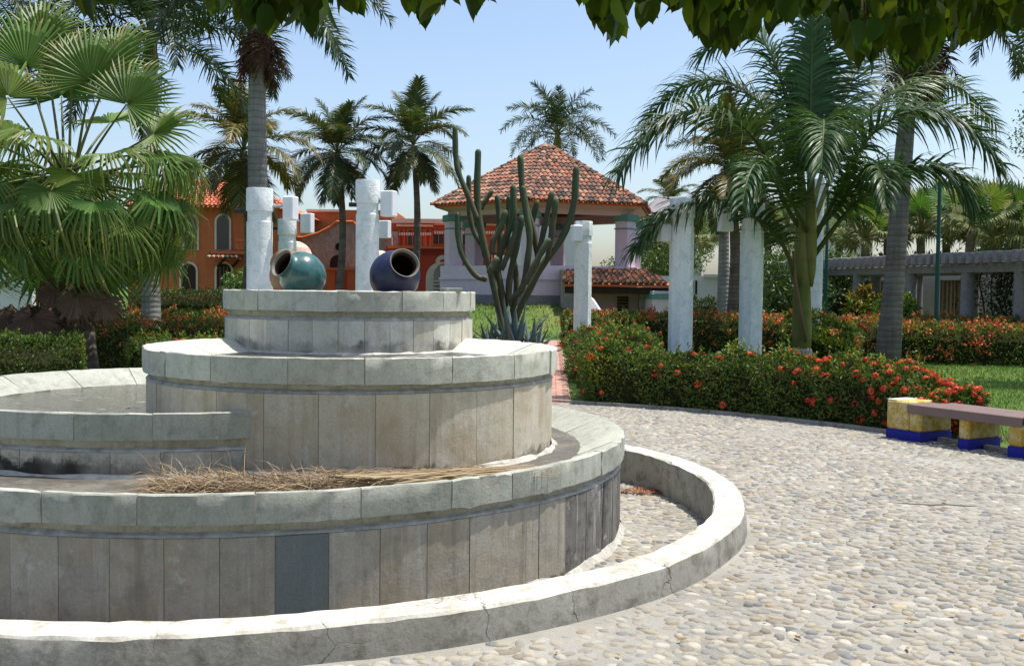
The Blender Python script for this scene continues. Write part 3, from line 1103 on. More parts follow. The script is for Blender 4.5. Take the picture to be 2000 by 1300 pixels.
for i in range(3600):
    u = 300 + 700 * (random.random() ** 1.25)
    f = (u - 300) / 700
    a = ang_of(C1, 2.22, u, 0)
    rad = random.gauss(2.13, 0.12)
    rad = min(max(rad, 1.86), 2.36)
    hmax = 0.09 * (1 - abs((rad - 2.1) / 0.34) ** 2) * (0.25 + 0.9 * math.sin(PI * min(1, 0.12 + f * 0.95)) ** 0.7)
    p = Vector((C1.x + rad * math.cos(a), C1.y + rad * math.sin(a), FL1 + max(0, hmax) * random.random() + 0.004))
    tang = Vector((-math.sin(a), math.cos(a), 0))
    if f < 0.55:
        d = -tang * random.uniform(0.5, 1.2) + Vector((random.gauss(0, .5), random.gauss(0, .45), random.gauss(0.05, .14)))
    else:
        d = -tang + Vector((random.gauss(0, .16), random.gauss(0, .12), random.gauss(0, .04)))
    m.col = random.choice(scol)
    blade(m, p, d, random.uniform(0.08, 0.3), random.uniform(0.0012, 0.003), random.uniform(0, .3))
for i in range(60):      # long stalks
    p = at(random.uniform(640, 780), random.uniform(905, 938), 5.75)
    p.z = FL1 + random.uniform(0.02, 0.10)
    q = at(random.uniform(960, 1100), random.uniform(893, 906), 6.0 + random.uniform(-.05, .2))
    q.z = FL1 + random.uniform(0.06, 0.115)
    m.col = random.choice(scol[:3])
    m.tube([p, (p + q) / 2 + Vector((0, 0, random.uniform(-.01, .015))), q], [0.004, 0.003, 0.0015], 4)
for i in range(70):      # wisps sticking up
    p = at(random.uniform(300, 480), random.uniform(890, 925), 5.9); p.z = FL1 + 0.06
    m.col = random.choice(scol)
    blade(m, p, Vector((random.gauss(-.4, .8), random.gauss(0, .5), random.uniform(.1, .8))), random.uniform(.1, .26), 0.0022, .2)
tag(m.build('straw_heap', MAT['straw']), 'heap of dry straw and palm stalks lying in the lower basin', 'straw', kind='stuff')


# jars -----------------------------------------------------------------
def jar(name, label, c, axis, R, mat, mouth=0.128, group='glazed jars lying on the fountain'):
    Z = Vector(axis).normalized()
    X = Z.cross(Vector((0, 0, 1))).normalized()
    Y = Z.cross(X)
    t = thing(name, label, 'jar', c, group)
    rot = Matrix((X, Y, Z)).transposed().to_quaternion()
    prof = [(0.0, -0.95 * R), (0.42 * R, -0.93 * R), (0.62 * R, -0.80 * R), (0.86 * R, -0.48 * R), (0.98 * R, -0.12 * R), (1.0 * R, 0.12 * R), (0.94 * R, 0.42 * R), (0.80 * R, 0.68 * R), (0.62 * R, 0.84 * R), (mouth * 0.86, 0.95 * R), (mouth * 0.84, 1.02 * R), (mouth * 0.92, 1.12 * R), (mouth, 1.22 * R)]
    link_mesh('jar_body', MB().lathe((0, 0, 0), prof, 48).mesh('jar_body', mat, True), t, (0, 0, 0), rot, world_coords=False)
    lip = [(mouth, 1.22 * R), (mouth + 0.002, 1.232 * R), (mouth - 0.003, 1.24 * R), (mouth - 0.008, 1.225 * R), (mouth * 0.86, 1.12 * R)]
    link_mesh('jar_lip', MB().lathe((0, 0, 0), lip, 48).mesh('jar_lip', MAT['pot_lip'], True), t, (0, 0, 0), rot, world_coords=False)
    inn = [(mouth * 0.86, 1.12 * R), (mouth * 0.76, 0.97 * R), (0.6 * R, 0.8 * R), (0.9 * R, 0.4 * R), (0.93 * R, 0), (0.8 * R, -.5 * R), (0, -.88 * R)]
    link_mesh('jar_inside', MB().lathe((0, 0, 0), inn, 40).mesh('jar_inside', MAT['wood_dark'], True), t, (0, 0, 0), rot, world_coords=False)
    return t


jar('jar', 'teal glazed jar tipped to the left with dark open mouth', at(592, 538, 9.2), (-0.62, -0.66, 0.42), 0.205, MAT['pot_teal'], .128)
jar('jar', 'cobalt blue jar with bare clay base tipped towards the viewer', at(770, 540, 9.2), (0.42, -0.80, 0.42), 0.225, MAT['pot_blue'], 0.135)
jar('jar', 'brown clay jar mostly hidden behind the teal jar', at(576, 540, 9.6), (-0.5, 0.6, 0.5), 0.225, MAT['pot_brown'])

# ------------------------------------------------------------------ vegetation tools
def leaf_mesh(name, P, D, Nn, L, W, C, mat, fold=0.25):
    """one folded diamond per leaf"""
    P = np.asarray(P, float); D = np.asarray(D, float); Nn = np.asarray(Nn, float)
    n = len(P)
    D /= np.linalg.norm(D, axis=1, keepdims=True) + 1e-9
    Sd = np.cross(D, Nn); Sd /= np.linalg.norm(Sd, axis=1, keepdims=True) + 1e-9
    Up = np.cross(Sd, D)
    L = np.broadcast_to(np.asarray(L, float), (n,))[:, None]; W = np.broadcast_to(np.asarray(W, float), (n,))[:, None]
    b = P; t = P + D * L
    mid = P + D * L * 0.45 + Up * W * fold
    l = mid + Sd * W * 0.5; r = mid - Sd * W * 0.5
    V = np.stack([b, l, t, r], 1).reshape(-1, 3)
    i = np.arange(n) * 4
    F = np.concatenate([np.stack([i, i + 2, i + 1], 1), np.stack([i, i + 3, i + 2], 1)])
    return mesh_np(name, V, F, mat, np.repeat(np.asarray(C), 4, axis=0))


def rand_dirs(n):
    v = rng.normal(size=(n, 3))
    return v / np.linalg.norm(v, axis=1, keepdims=True)


GREENS = np.array([(0.055, 0.10, 0.02), (0.075, 0.14, 0.024), (0.04, 0.08, 0.018), (0.11, 0.165, 0.03), (0.14, 0.155, 0.035)])


def leaf_cols(n, pal=GREENS, v=0.25):
    return pal[rng.integers(0, len(pal), n)] * rng.uniform(1 - v, 1 + v, (n, 1))


def lump(P, k, s):
    return (np.sin(P[:, 0] * k + s) * np.cos(P[:, 1] * k * 1.13 + s * 2) + 0.5 * np.sin(P[:, 0] * k * 2.3 + P[:, 2] * k * 2 + s * 3))


# an ixora flower head: a dome of small four-petalled florets
def flower_head(seed, R=0.045):
    rs = np.random.default_rng(seed)
    m = MB()
    base = np.array([(0.60, 0.085, 0.035), (0.63, 0.12, 0.045), (0.55, 0.06, 0.035)][seed % 3])
    for i in range(22):
        z = rs.uniform(-0.1, 1); a = i * 2.399
        rr_ = math.sqrt(max(0, 1 - z * z))
        nrm = Vector((rr_ * math.cos(a), rr_ * math.sin(a), z)).normalized()
        p = nrm * R * rs.uniform(.75, 1.1); p.z *= .75
        t1 = nrm.orthogonal().normalized(); t2 = nrm.cross(t1)
        m.col = tuple(base * rs.uniform(.75, 1.25))
        w = R * 0.42
        m.add([p + t1 * w, p + t2 * w * .28 + t1 * w * .28 - nrm * .002, p + t2 * w, p - t1 * w * .28 + t2 * w * .28 - nrm * .002, p - t1 * w, p - t1 * w * .28 - t2 * w * .28 - nrm * .002, p - t2 * w, p + t1 * w * .28 - t2 * w * .28 - nrm * .002], [(0, 1, 7), (1, 2, 3), (3, 4, 5), (5, 6, 7), (1, 3, 5, 7)])
    return m.mesh('flower_head', MAT['petal'])


HEADS = [flower_head(i) for i in range(6)]


def box_hedge(name, label, line, w, h, nleaf, L=0.05, pal=GREENS, flowers=0, group=None, fl_bias=None, single=False, cat='hedge', seed=1, rough=0.06, top_round=0.12, fsize=1.0):
    """hedge along a ground polyline; w to the left of travel / symmetrical; leaves cover its sides and top"""
    pts = [np.array(p[:2], float) for p in line]
    seg = [np.linalg.norm(pts[i + 1] - pts[i]) for i in range(len(pts) - 1)]
    tot = sum(seg)
    cum = np.concatenate([[0], np.cumsum(seg)])
    hts = h if hasattr(h, '__len__') else [h] * len(pts)
    wds = w if hasattr(w, '__len__') else [w] * len(pts)
    t = thing(name, label, cat, (float(pts[0][0]), float(pts[0][1]), 0), group)

    def frame(s):
        i = np.clip(np.searchsorted(cum, s) - 1, 0, len(seg) - 1)
        f = (s - cum[i]) / np.array(seg)[i]
        A = np.array(pts)[i]; B = np.array(pts)[i + 1]
        c = A + (B - A) * f[:, None]
        tg = (B - A) / np.array(seg)[i][:, None]
        nr = np.stack([tg[:, 1], -tg[:, 0]], 1)       # to the right of travel
        hh = np.array(hts)[i] * (1 - f) + np.array(hts)[i + 1] * f
        ww = np.array(wds)[i] * (1 - f) + np.array(wds)[i + 1] * f
        return c, tg, nr, hh, ww

    def surf(n):
        s = rng.uniform(-0.02, 1.02, n) * tot
        sc_ = np.clip(s, 0, tot - 1e-6)
        c, tg, nr, hh, ww = frame(sc_)
        hm = np.mean(hts); wm = np.mean(wds)
        q = rng.uniform(0, 2 * hm + wm, n)
        x = np.where(q < hm, -0.5, np.where(q < hm + wm, (q - hm) / wm - 0.5, 0.5))
        z = np.where(q < hm, q / hm, np.where(q < hm + wm, 1.0, (2 * hm + wm - q) / hm))
        ends = rng.uniform(size=n) < wm / (tot + 2 * wm)
        e = rng.uniform(size=n) < 0.5
        x = np.where(ends, rng.uniform(-.5, .5, n), x); z = np.where(ends, rng.uniform(0, 1, n), z)
        sc2 = np.where(ends, np.where(e, 0, tot - 1e-6), sc_)
        c, tg, nr, hh, ww = frame(sc2)
        out = nr * np.sign(x)[:, None] * (np.abs(x) > .495)[:, None]
        zo = (z > 0.995).astype(float)
        eo = np.where(ends, np.where(e, -1.0, 1.0), 0.0)
        P = np.zeros((n, 3))
        # round the shoulders a little
        xr = x * (1 - top_round * np.clip((z - 0.75) / 0.25, 0, 1) ** 2)
        P[:, :2] = c + nr * (xr * ww)[:, None]
        P[:, 2] = z * hh * (1 - top_round * 0.5 * (2 * np.abs(x)) ** 4 * (z > .9))
        Nv = np.zeros((n, 3)); Nv[:, :2] = out + tg * eo[:, None]; Nv[:, 2] = zo
        Nv += 1e-3
        Nv /= np.linalg.norm(Nv, axis=1, keepdims=True)
        P += Nv * (lump(P, 5.0, seed) * rough * .6 + lump(P, 13.0, seed + 2) * rough * .35)[:, None]
        return P, Nv

    P, Nv = surf(nleaf)
    P -= Nv * (np.abs(rng.normal(0, 0.045, nleaf)) - 0.01)[:, None]
    P[:, 2] = np.maximum(P[:, 2], 0.01)
    D = Nv * 0.55 + rand_dirs(nleaf) * 0.75 + np.array([0, 0, 0.3])
    C = leaf_cols(nleaf, pal)
    ns = nleaf // 140
    Ps, Ns = surf(ns * 5)
    Ps = Ps[Ns[:, 2] > .5][:ns]
    kk = 9
    hgt = np.repeat(rng.uniform(.03, .17, (len(Ps), 1)) * min(1.0, rough / .08), kk, 0) * np.tile(np.linspace(.1, 1, kk)[:, None], (len(Ps), 1))
    lean_ = np.repeat(rng.normal(0, .25, (len(Ps), 2)), kk, 0)
    Psp = np.repeat(Ps, kk, 0); Psp[:, 2:] += hgt; Psp[:, :2] += lean_ * hgt
    Dsp = rand_dirs(len(Psp)) + np.array([0, 0, .6])
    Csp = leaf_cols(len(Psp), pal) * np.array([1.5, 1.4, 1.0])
    P = np.concatenate([P, Psp]); Nv = np.concatenate([Nv, np.tile([[0, 0, 1.0]], (len(Psp), 1))]); D = np.concatenate([D, Dsp]); C = np.concatenate([C, Csp])
    nleaf = len(P)
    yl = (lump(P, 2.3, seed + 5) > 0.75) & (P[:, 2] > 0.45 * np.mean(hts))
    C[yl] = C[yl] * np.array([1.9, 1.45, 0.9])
    rd = rng.uniform(size=nleaf) < 0.05
    C[rd] = np.array([0.16, 0.085, 0.03]) * rng.uniform(.7, 1.3, (rd.sum(), 1))
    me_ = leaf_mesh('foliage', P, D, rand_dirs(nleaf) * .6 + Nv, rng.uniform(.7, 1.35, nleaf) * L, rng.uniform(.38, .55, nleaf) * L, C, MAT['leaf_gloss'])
    adopt(link_mesh('foliage', me_), t)
    # twiggy core
    core = MB(); core.col = (0.03, 0.032, 0.014)
    nn = max(4, int(tot / 0.35)) + 1
    ss = np.linspace(0.02 * tot, 0.98 * tot, nn)
    c, tg, nr, hh, ww = frame(ss)
    vs = []
    for i in range(nn):
        k = 0.80 + 0.06 * math.sin(i * 2.1)
        for (a, b) in ((-.5, 0), (-.5, .7), (-.33, .93), (.33, .93), (.5, .7), (.5, 0)):
            p = c[i] + nr[i] * a * ww[i] * k
            vs.append((p[0], p[1], b * hh[i] * (0.9 + 0.03 * math.sin(i * 1.7))))
    fs = [(i * 6 + k, i * 6 + 6 + k, i * 6 + 7 + k, i * 6 + 1 + k) for i in range(nn - 1) for k in range(5)]
    fs += [tuple(range(6)), tuple(range((nn - 1) * 6, nn * 6))[::-1]]
    core.add(vs, fs)
    core.build('branches', MAT['twig'], t)
    if flowers:
        k = 0
        Pf, Nf = surf(flowers * 8)
        w_ = np.where(Nf[:, 2] > .5, 1.0, 0.35 + 0.5 * (Pf[:, 2] / np.mean(hts)) ** 2)
        if fl_bias is not None: w_ = w_ * fl_bias(Pf)
        else: w_ = w_ * (0.35 + (lump(Pf, 2.6, seed + 9) > 0.1))
        idx = rng.choice(len(Pf), flowers, replace=False, p=w_ / w_.sum())
        if single:
            for j in idx:
                p = Pf[j] + Nf[j] * 0.03
                q = Vector(Nf[j] * .8 + rng.normal(0, .25, 3) + np.array([0, 0, .35])).to_track_quat('Z', 'Y')
                adopt(link_mesh('flower_head', HEADS[rng.integers(0, 6)], None, p, q, float(rng.uniform(.7, 1.35)) * fsize), t)
        else:
            n = len(idx)
            VV, FF, CC = [], [], []
            Pk = Pf[idx] + Nf[idx] * .02
            nl = 9
            Pp = np.repeat(Pk, nl, 0) + rng.normal(0, .028 * fsize, (n * nl, 3))
            Dd = rand_dirs(n * nl) + np.repeat(Nf[idx], nl, 0) * .5
            cc = np.array([0.56, 0.15, 0.05]) * rng.uniform(.7, 1.2, (n * nl, 1)) + rng.uniform(0, .03, (n * nl, 3))
            mf = leaf_mesh('flowers', Pp, Dd, rand_dirs(n * nl), .042 * fsize, .036 * fsize, cc, MAT['petal'])
            adopt(tag(link_mesh('flowers', mf), kind='stuff'), t)
    return t


# generic feather frond along a 3D curve -----------------------------------
def catmull(pts, n):
    pts = [Vector(p) for p in pts]
    pts = [pts[0] * 2 - pts[1]] + pts + [pts[-1] * 2 - pts[-2]]
    out = []
    k = len(pts) - 3
    for i in range(n):
        f = i / (n - 1) * k
        j = min(int(f), k - 1); t = f - j
        a, b, c, d = pts[j:j + 4]
        out.append(0.5 * ((2 * b) + (c - a) * t + (2 * a - 5 * b + 4 * c - d) * t * t + (3 * b - a - 3 * c + d) * t ** 3))
    return out


def feather(curve, nl, ll, lw, droop=0.6, vee=0.25, start=0.18, rr0=0.03, col=(0.04, 0.085, 0.025), stiff=0.0, plum=0.25, seed=0, tipcol=None, rcol=(0.10, 0.12, 0.035), base_ll=0.55, tip_ll=0.35, kseg=4):
    rs = random.Random(seed)
    K = 16
    P = catmull(curve, K)
    m = MB()
    m.col = rcol
    m.tube(P, [rr0 * (1 - 0.88 * i / (K - 1)) for i in range(K)], 5, cap=False)
    T = [(P[min(i + 1, K - 1)] - P[max(i - 1, 0)]).normalized() for i in range(K)]
    Lc = np.concatenate([[0], np.cumsum([(P[i + 1] - P[i]).length for i in range(K - 1)])])
    tot = Lc[-1]
    G = Vector((0, 0, -1))
    for i in range(nl):
        f = start + (1 - start) * (i + rs.random() * .6) / nl
        s_ = f * tot
        j = min(int(np.searchsorted(Lc, s_)) - 1, K - 2); j = max(j, 0)
        u = (s_ - Lc[j]) / (Lc[j + 1] - Lc[j])
        p = P[j].lerp(P[j + 1], u); t = T[j].lerp(T[j + 1], u).normalized()
        side = t.cross(Vector((0, 0, 1)))
        if side.length < .15: side = t.cross(Vector((0.3, 1, 0)))
        side.normalize()
        up = side.cross(t)
        g = (f - start) / (1 - start)
        prof = base_ll + (1 - base_ll) * min(1, g / 0.3) if g < .3 else 1 - (1 - tip_ll) * ((g - .3) / .7) ** 1.6
        al = math.radians(72 - 45 * g)
        for sg in (-1, 1):
            L = ll * prof * rs.uniform(.85, 1.1)
            v = vee + rs.gauss(0, plum)
            d = (t * math.cos(al) + side * sg * math.sin(al) + up * v).normalized()
            w = lw * (0.6 + .4 * prof)
            q = p.copy()
            vs, k0 = [], len(m.v)
            cc = rs.uniform(.75, 1.25)
            c1 = tuple(x * cc for x in col)
            if tipcol and rs.random() < .25: c1 = tuple(x * cc for x in tipcol)
            m.col = c1
            for k in range(kseg + 1):
                fr = k / kseg
                wd = t.cross(d); wd = wd.cross(d).normalized() if wd.length > .01 else side
                ww = w * (0.55 + 1.8 * fr if fr < .25 else 1.0 * (1 - ((fr - .25) / .75) ** 1.5)) * .5
                if k < kseg: vs += [q + wd * ww, q - wd * ww]
                else: vs += [q]
                q = q + d * (L / kseg)
                d = (d + G * droop * (0.5 + fr) * (1 - stiff) / kseg * 2.0).normalized()
            fs = [(2 * k, 2 * k + 1, 2 * k + 3, 2 * k + 2) for k in range(kseg - 1)] + [(2 * kseg - 2, 2 * kseg - 1, 2 * kseg)]
            m.add(vs, fs)
    return m


def arc_curve(L, e0, bend, n=7):
    """curve in the XZ plane from the origin: starts at elevation e0 (deg), bends down by bend deg"""
    pts = [Vector((0, 0, 0))]
    for i in range(n - 1):
        e = math.radians(e0 - bend * ((i + .5) / (n - 1)) ** 1.25)
        pts.append(pts[-1] + Vector((math.cos(e), 0, math.sin(e))) * (L / (n - 1)))
    return pts


def trunk(base, top, r0, r1, mat, bulge=0.0, n=14, lean=(0, 0), name='trunk', parent=None, wob=0.02):
    pts, rad = [], []
    K = 14
    ph = random.uniform(0, 6)
    for i in range(K):
        f = i / (K - 1)
        p = Vector(base).lerp(Vector(top), f)
        p.x += lean[0] * math.sin(PI * f) + wob * math.sin(f * 7 + ph) * f; p.y += lean[1] * math.sin(PI * f)
        pts.append(p)
        r = r0 + (r1 - r0) * f + bulge * math.exp(-((f - .02) / .08) ** 2) * r0
        rad.append(r * (1 + .02 * math.sin(i * 4.1)))
    m = MB().tube(pts, rad, n)
    return m.build(name, mat, parent, smooth=True)


def palm(name, label, base, top, r0, r1, meshes, fronds, tmat, group=None, lean=(0, 0), scale=1.0, bulge=.35, dead=None, shaft=None, az0=None):
    """fronds: list of (mesh index, azimuth deg) or count"""
    t = thing(name, label, 'palm tree', base, group)
    trunk(base, top, r0, r1, tmat, bulge, lean=lean, parent=t)
    if shaft:
        m = MB().tube([Vector(top) + Vector((0, 0, z)) for z in np.linspace(-.1, shaft, 6)], [r1 * k for k in (1.15, 1.3, 1.2, .95, .7, .4)], 12)
        m.build('crownshaft', MAT['shaft'], t, smooth=True)
    if isinstance(fronds, int):
        fl = []
        a = az0 if az0 is not None else random.uniform(0, 360)
        for i in range(fronds):
            fl.append((int(i / fronds * len(meshes)), a)); a += 137.5 + random.uniform(-8, 8)
    else: fl = fronds
    for mi, a in fl:
        off = Vector((0, 0, (shaft or 0) * .8 + random.uniform(-.05, .1)))
        adopt(link_mesh('frond', meshes[mi], None, Vector(top) + off, (random.uniform(-.08, .08), random.uniform(-.1, .1), math.radians(a)), scale * random.uniform(.9, 1.1)), t)
    if dead:
        for i in range(dead[1]):
            adopt(link_mesh('dead_frond', dead[0][i % len(dead[0])], None, Vector(top) + Vector((0, 0, random.uniform(-.35, .05))), (0, random.uniform(-.1, .1), random.uniform(0, 2 * PI)), dead[2] * random.uniform(.8, 1.15)), t)
    return t


# frond libraries -------------------------------------------------------------
def flib(specs, **kw):
    out = []
    for i, (L, e0, b) in enumerate(specs):
        out.append(feather(arc_curve(L, e0, b), seed=i, **kw).mesh('frond', MAT['frond']))
    return out


COCO = flib([(2.8, 85, 40), (3.1, 70, 75), (3.2, 55, 85), (3.3, 38, 85), (3.2, 20, 85), (3.1, 0, 75), (2.9, -20, 60), (2.7, -42, 40)], nl=74, ll=.95, lw=.06, droop=.75, vee=.12, plum=.15, col=(0.045, 0.08, 0.03), tipcol=(0.12, 0.12, 0.04), kseg=3)
COCOY = flib([(2.8, 88, 35), (3.1, 72, 70), (3.2, 55, 90), (3.3, 38, 95), (3.2, 18, 90), (3.1, -5, 80), (2.9, -25, 55), (2.7, -45, 40)], nl=74, ll=.95, lw=.06, droop=.75, vee=.1, plum=.15, col=(0.085, 0.095, 0.025), tipcol=(0.20, 0.15, 0.04), kseg=3)
ROYAL = flib([(2.9, 80, 60), (3.1, 62, 90), (3.2, 42, 100), (3.2, 22, 100), (3.0, 0, 85)], nl=80, ll=.7, lw=.042, droop=.5, vee=.2, plum=.45, col=(0.035, 0.065, 0.028), kseg=3)
DEADF = [feather(arc_curve(1.6, -50 - 12 * i, 25), 46, .5, .035, .7, .05, .1, .02, (0.11, 0.06, 0.035), seed=i, rcol=(0.12, 0.07, 0.04), plum=.4, kseg=3).mesh('dead_frond', MAT['dead']) for i in range(3)]


# fan leaf -----------------------------------------------------------------
def fan_leaf(seed, R=.85, span=145, nseg=38, droop=.5, pet=0.0, col=(0.10, 0.175, 0.035), cup=.25, split=.55, tipc=None):
    """hub at the origin, blade spreads round +X, lies in XY plane (normal +Z)"""
    rs = random.Random(seed)
    m = MB()
    c0 = col
    for i in range(nseg):
        a0 = math.radians(-span + 2 * span * i / nseg); a1 = math.radians(-span + 2 * span * (i + 1) / nseg)
        am = (a0 + a1) / 2
        Rl = R * (0.72 + .28 * math.cos(am * .6)) * rs.uniform(.92, 1.06)
        k = rs.uniform(.8, 1.2)
        m.col = tuple(x * k for x in c0)
        sp_ = split * rs.uniform(.9, 1.12)
        dr = droop * rs.uniform(.5, 1.6)

        def pt(a, f, lift=0.0):
            r = Rl * f
            z = cup * R * (f * f) * (abs(a) / 2.5) + lift
            if f > sp_: z -= dr * R * ((f - sp_) / (1 - sp_)) ** 1.7 * .55; r -= Rl * dr * .25 * ((f - sp_) / (1 - sp_)) ** 2
            return Vector((r * math.cos(a), r * math.sin(a), z))
        pl = R * .022
        f2 = sp_ + (1 - sp_) * .5
        wid = (a1 - a0) * .42
        vs = [pt(a0, .03), pt(am, .03, pl * .3), pt(a1, .03), pt(a0, sp_), pt(am, sp_, pl), pt(a1, sp_),
              pt(am - wid * .55, f2), pt(am, f2, pl * .6), pt(am + wid * .55, f2), pt(am, 1.0)]
        fs = [(0, 3, 4, 1), (1, 4, 5, 2), (3, 6, 7, 4), (4, 7, 8, 5), (6, 9, 7), (7, 9, 8)]
        m.add(vs, fs)
        if tipc and rs.random() < .3:
            for q in range(-4, 0): m.c[q] = tipc
    return m


FANS = [fan_leaf(i, .98, [118, 125, 120, 112, 105, 125][i], 36, [.3, .6, 1.0, 1.35, 1.7, .8][i], cup=[.45, .4, .2, .1, 0, .4][i], tipc=(0.2, 0.2, 0.06), split=[.5, .46, .42, .38, .36, .42][i]).mesh('fan_leaf', MAT['fan']) for i in range(6)]
FANDEAD = [fan_leaf(20 + i, .8, 150, 34, 1.0, col=(0.10, 0.062, 0.038), cup=-.9, split=.6).mesh('dead_leaf', MAT['dead']) for i in range(2)]


def orient(forward, normal):
    X = Vector(forward).normalized()
    Z = Vector(normal); Z = (Z - X * Z.dot(X)).normalized()
    Y = Z.cross(X)
    return Matrix((X, Y, Z)).transposed().to_quaternion()


def add_fan(t, crown, hub, fwd, nrm, mesh, scale, pm=None, pr=0.022, pcol=(0.13, 0.16, 0.04)):
    lf = adopt(link_mesh('fan_leaf', mesh, None, hub, orient(fwd, nrm), scale), t)
    b = MB(); b.col = pcol
    mid = (Vector(crown) + Vector(hub)) / 2 + Vector((0, 0, .06))
    b.tube(catmull([crown, mid, hub], 7), [pr * k for k in (1.5, 1.2, 1, .9, .8, .7, .5)], 6)
    adopt(link_mesh('petiole', b.mesh('petiole', pm or MAT['fan'], True)), t)


# ------------------------------------------------------------------ pillars with floodlight boxes
def pillar(label, u, d, top_v, w, round_=True, box=None, arm=None, hide_arm=False):
    p = at(u, 569, d)
    top = at(u, top_v, d).z
    t = thing('pillar', label, 'pillar', (p.x, p.y, 0), 'white pillars around the plaza')
    n = 28 if round_ else 8
    tw = 0 if round_ else PI / 8 + 0.2
    r = w / 2 * (1 if round_ else 1.04)
    capz = top - 0.30
    c = Vector((p.x, p.y, 0))
    pr = [(r * 1.02, 0), (r, 1.0), (r, capz - .14), (r * .93, capz - .13), (r * .93, capz + .01)]
    MB().lathe(c, pr, n, a0=tw, a1=tw + 2 * PI).build('shaft', MAT['pillar'], t, smooth_angle=.5)
    MB().lathe(c, [(r * .9, capz), (r * 1.03, capz), (r * 1.04, capz + .02), (r * 1.03, top - .015), (r * 1.0, top), (0, top + .004)], n, a0=tw, a1=tw + 2 * PI).build('capital', MAT['pillar'], t, smooth_angle=.5)
    if box:
        (bu0, bv0, bu1, bv1), sg, bd = box
        a = at(bu0, bv1, d + bd); b = at(bu1, bv0, d + bd)
        cc = (a + b) / 2
        m = MB()
        yaw = .35 * -sg
        m.box(cc, (abs(b.x - a.x) * .92, .16, b.z - a.z), yaw, .012)
        hb = m.build('light_box', MAT['lamp_box'], t)
        z = cc.z + (b.z - a.z) * .1
        MB().tube([Vector((p.x + sg * r * .8, p.y, z)), Vector((cc.x, cc.y, z))], .022, 8).build('bracket', MAT['steel'], hb)
    if arm:
        sg, v, ln = arm
        z = at(u, v, d).z
        m = MB()
        m.box((p.x + sg * (r + ln / 2 - .02), p.y, z), (ln + .04, .05, .055), 0, .004)
        m.box((p.x, p.y - r * .6, z), (r * 1.7, r * .95, .06), 0, .004) if hide_arm else None
        m.build('steel_arm', MAT['black_metal'], t)
    return t


pillar('weathered white round pillar left of the teal jar, in front of the tall palm trunk', 507, 13.6, 368, .335, True, ((555, 384, 580, 430), 1, .0), (-1, 413, .16))
pillar('white round pillar between the teal and blue jars', 717, 13.4, 352, .30, True, ((745, 373, 774, 423), 1, .0), (-1, 400, .09))
pillar('pale pinkish white pillar partly hidden behind the leftmost pillar', 561, 20.0, 428, .35, True, ((588, 417, 613, 455), 1, .0), (-1, 446, .1))
pillar('slim white pillar hidden behind the one between the jars, only its box showing', 718, 20.5, 432, .34, True, ((740, 431, 763, 465), 1, .0), None)
pillar('white pillar with small box standing in front of the kiosk', 1138, 21.0, 432, .345, False, ((1115, 440, 1137, 471), -1, -.15), None)
pillar('mint tinged white pillar with a crack line, nearest the brick path hedge', 1330, 16.0, 388, .36, False, ((1284, 438, 1310, 471), -1, 0), None)
pillar('mint white pillar between the cracked pillar and the green palm', 1467, 16.6, 396, .355, False, ((1402, 408, 1432, 452), -1, 0), (1, 437, .22))
pillar('slim pale pillar behind the green palm trunk', 1593, 24.0, 350, .30, True, None, None)

# ------------------------------------------------------------------ bench
e1 = Vector((.5, -.866, 0)); e2 = Vector((.866, .5, 0)); ez = Vector((0, 0, 1))
B0 = Vector((4.235, 11.62, 0))
bench = thing('bench', 'brown slatted bench on yellow and blue masonry blocks', 'bench', B0)


def bpos(s, w, z): return B0 + e1 * s + e2 * w + ez * z


def bblock(s0, s1, w0, w1, h, notch=None, cap=True):
    m = MB()
    m.box(bpos((s0 + s1) / 2, (w0 + w1) / 2, (.11 + h) / 2), (s1 - s0, w1 - w0, h - .11), 0, .018, (e1, e2, ez))
    o = m.build('support_block', MAT['yellow'], bench)
    MB().box(bpos((s0 + s1) / 2, (w0 + w1) / 2, .054), (s1 - s0 + .004, w1 - w0 + .004, .116), 0, .006, (e1, e2, ez)).build('blue_base', MAT['blue_paint'], o)
    if cap: MB().box(bpos((s0 + s1) / 2 - (.085 if s0 < .1 else -.085), (w0 + w1) / 2, h + .001), (s1 - s0 - .17, w1 - w0 - .02, .012), 0, .004, (e1, e2, ez)).build('worn_top', MAT['white_cap'], o)


bblock(0, .30, 0, .53, .435)
bblock(.2999, .46, 0.004, .526, .325, cap=False)
bblock(.93, 1.06, 0.0, .53, .325, cap=False)
bblock(1.50, 1.66, .004, .526, .325, cap=False)
bblock(1.66, 1.96, 0, .53, .435)
for i in range(7):
    w = .0 + i * .0765
    MB().box(bpos(.98, w + .035, .398), (1.35, .066, .03), 0, .005, (e1, e2, ez)).build('seat_slat', MAT['bench_wood'], bench)
MB().box(bpos(.98, -.012, .362), (1.36, .028, .098), 0, .005, (e1, e2, ez)).build('front_rail', MAT['bench_wood'], bench)
MB().box(bpos(.98, .545, .362), (1.36, .028, .098), 0, .005, (e1, e2, ez)).build('rear_rail', MAT['bench_wood'], bench)
for s_ in (.38, .99, 1.58):
    MB().box(bpos(s_, .266, .356), (.05, .52, .05), 0, .004, (e1, e2, ez)).build('cross_bearer', MAT['bench_wood'], bench)
hp_ = [at(1848, 745, 12.4), at(1858, 750, 12.3), at(1876, 759, 12.25), at(1887, 773, 12.2), at(1893, 784, 12.15), at(1896, 800, 12.15), gnd(1896, 846)]
tag(MB().tube(catmull(hp_, 16), .011, 8).build('irrigation_hose', MAT['black_metal'], smooth=True), 'black irrigation hose arching from the hedge behind the bench', 'hose')

# ------------------------------------------------------------------ hedges
def arc_line(R, a0, a1, n=14):
    return [(PC.x + R * math.cos(math.radians(a)), PC.y + R * math.sin(math.radians(a))) for a in np.linspace(a0, a1, n)]


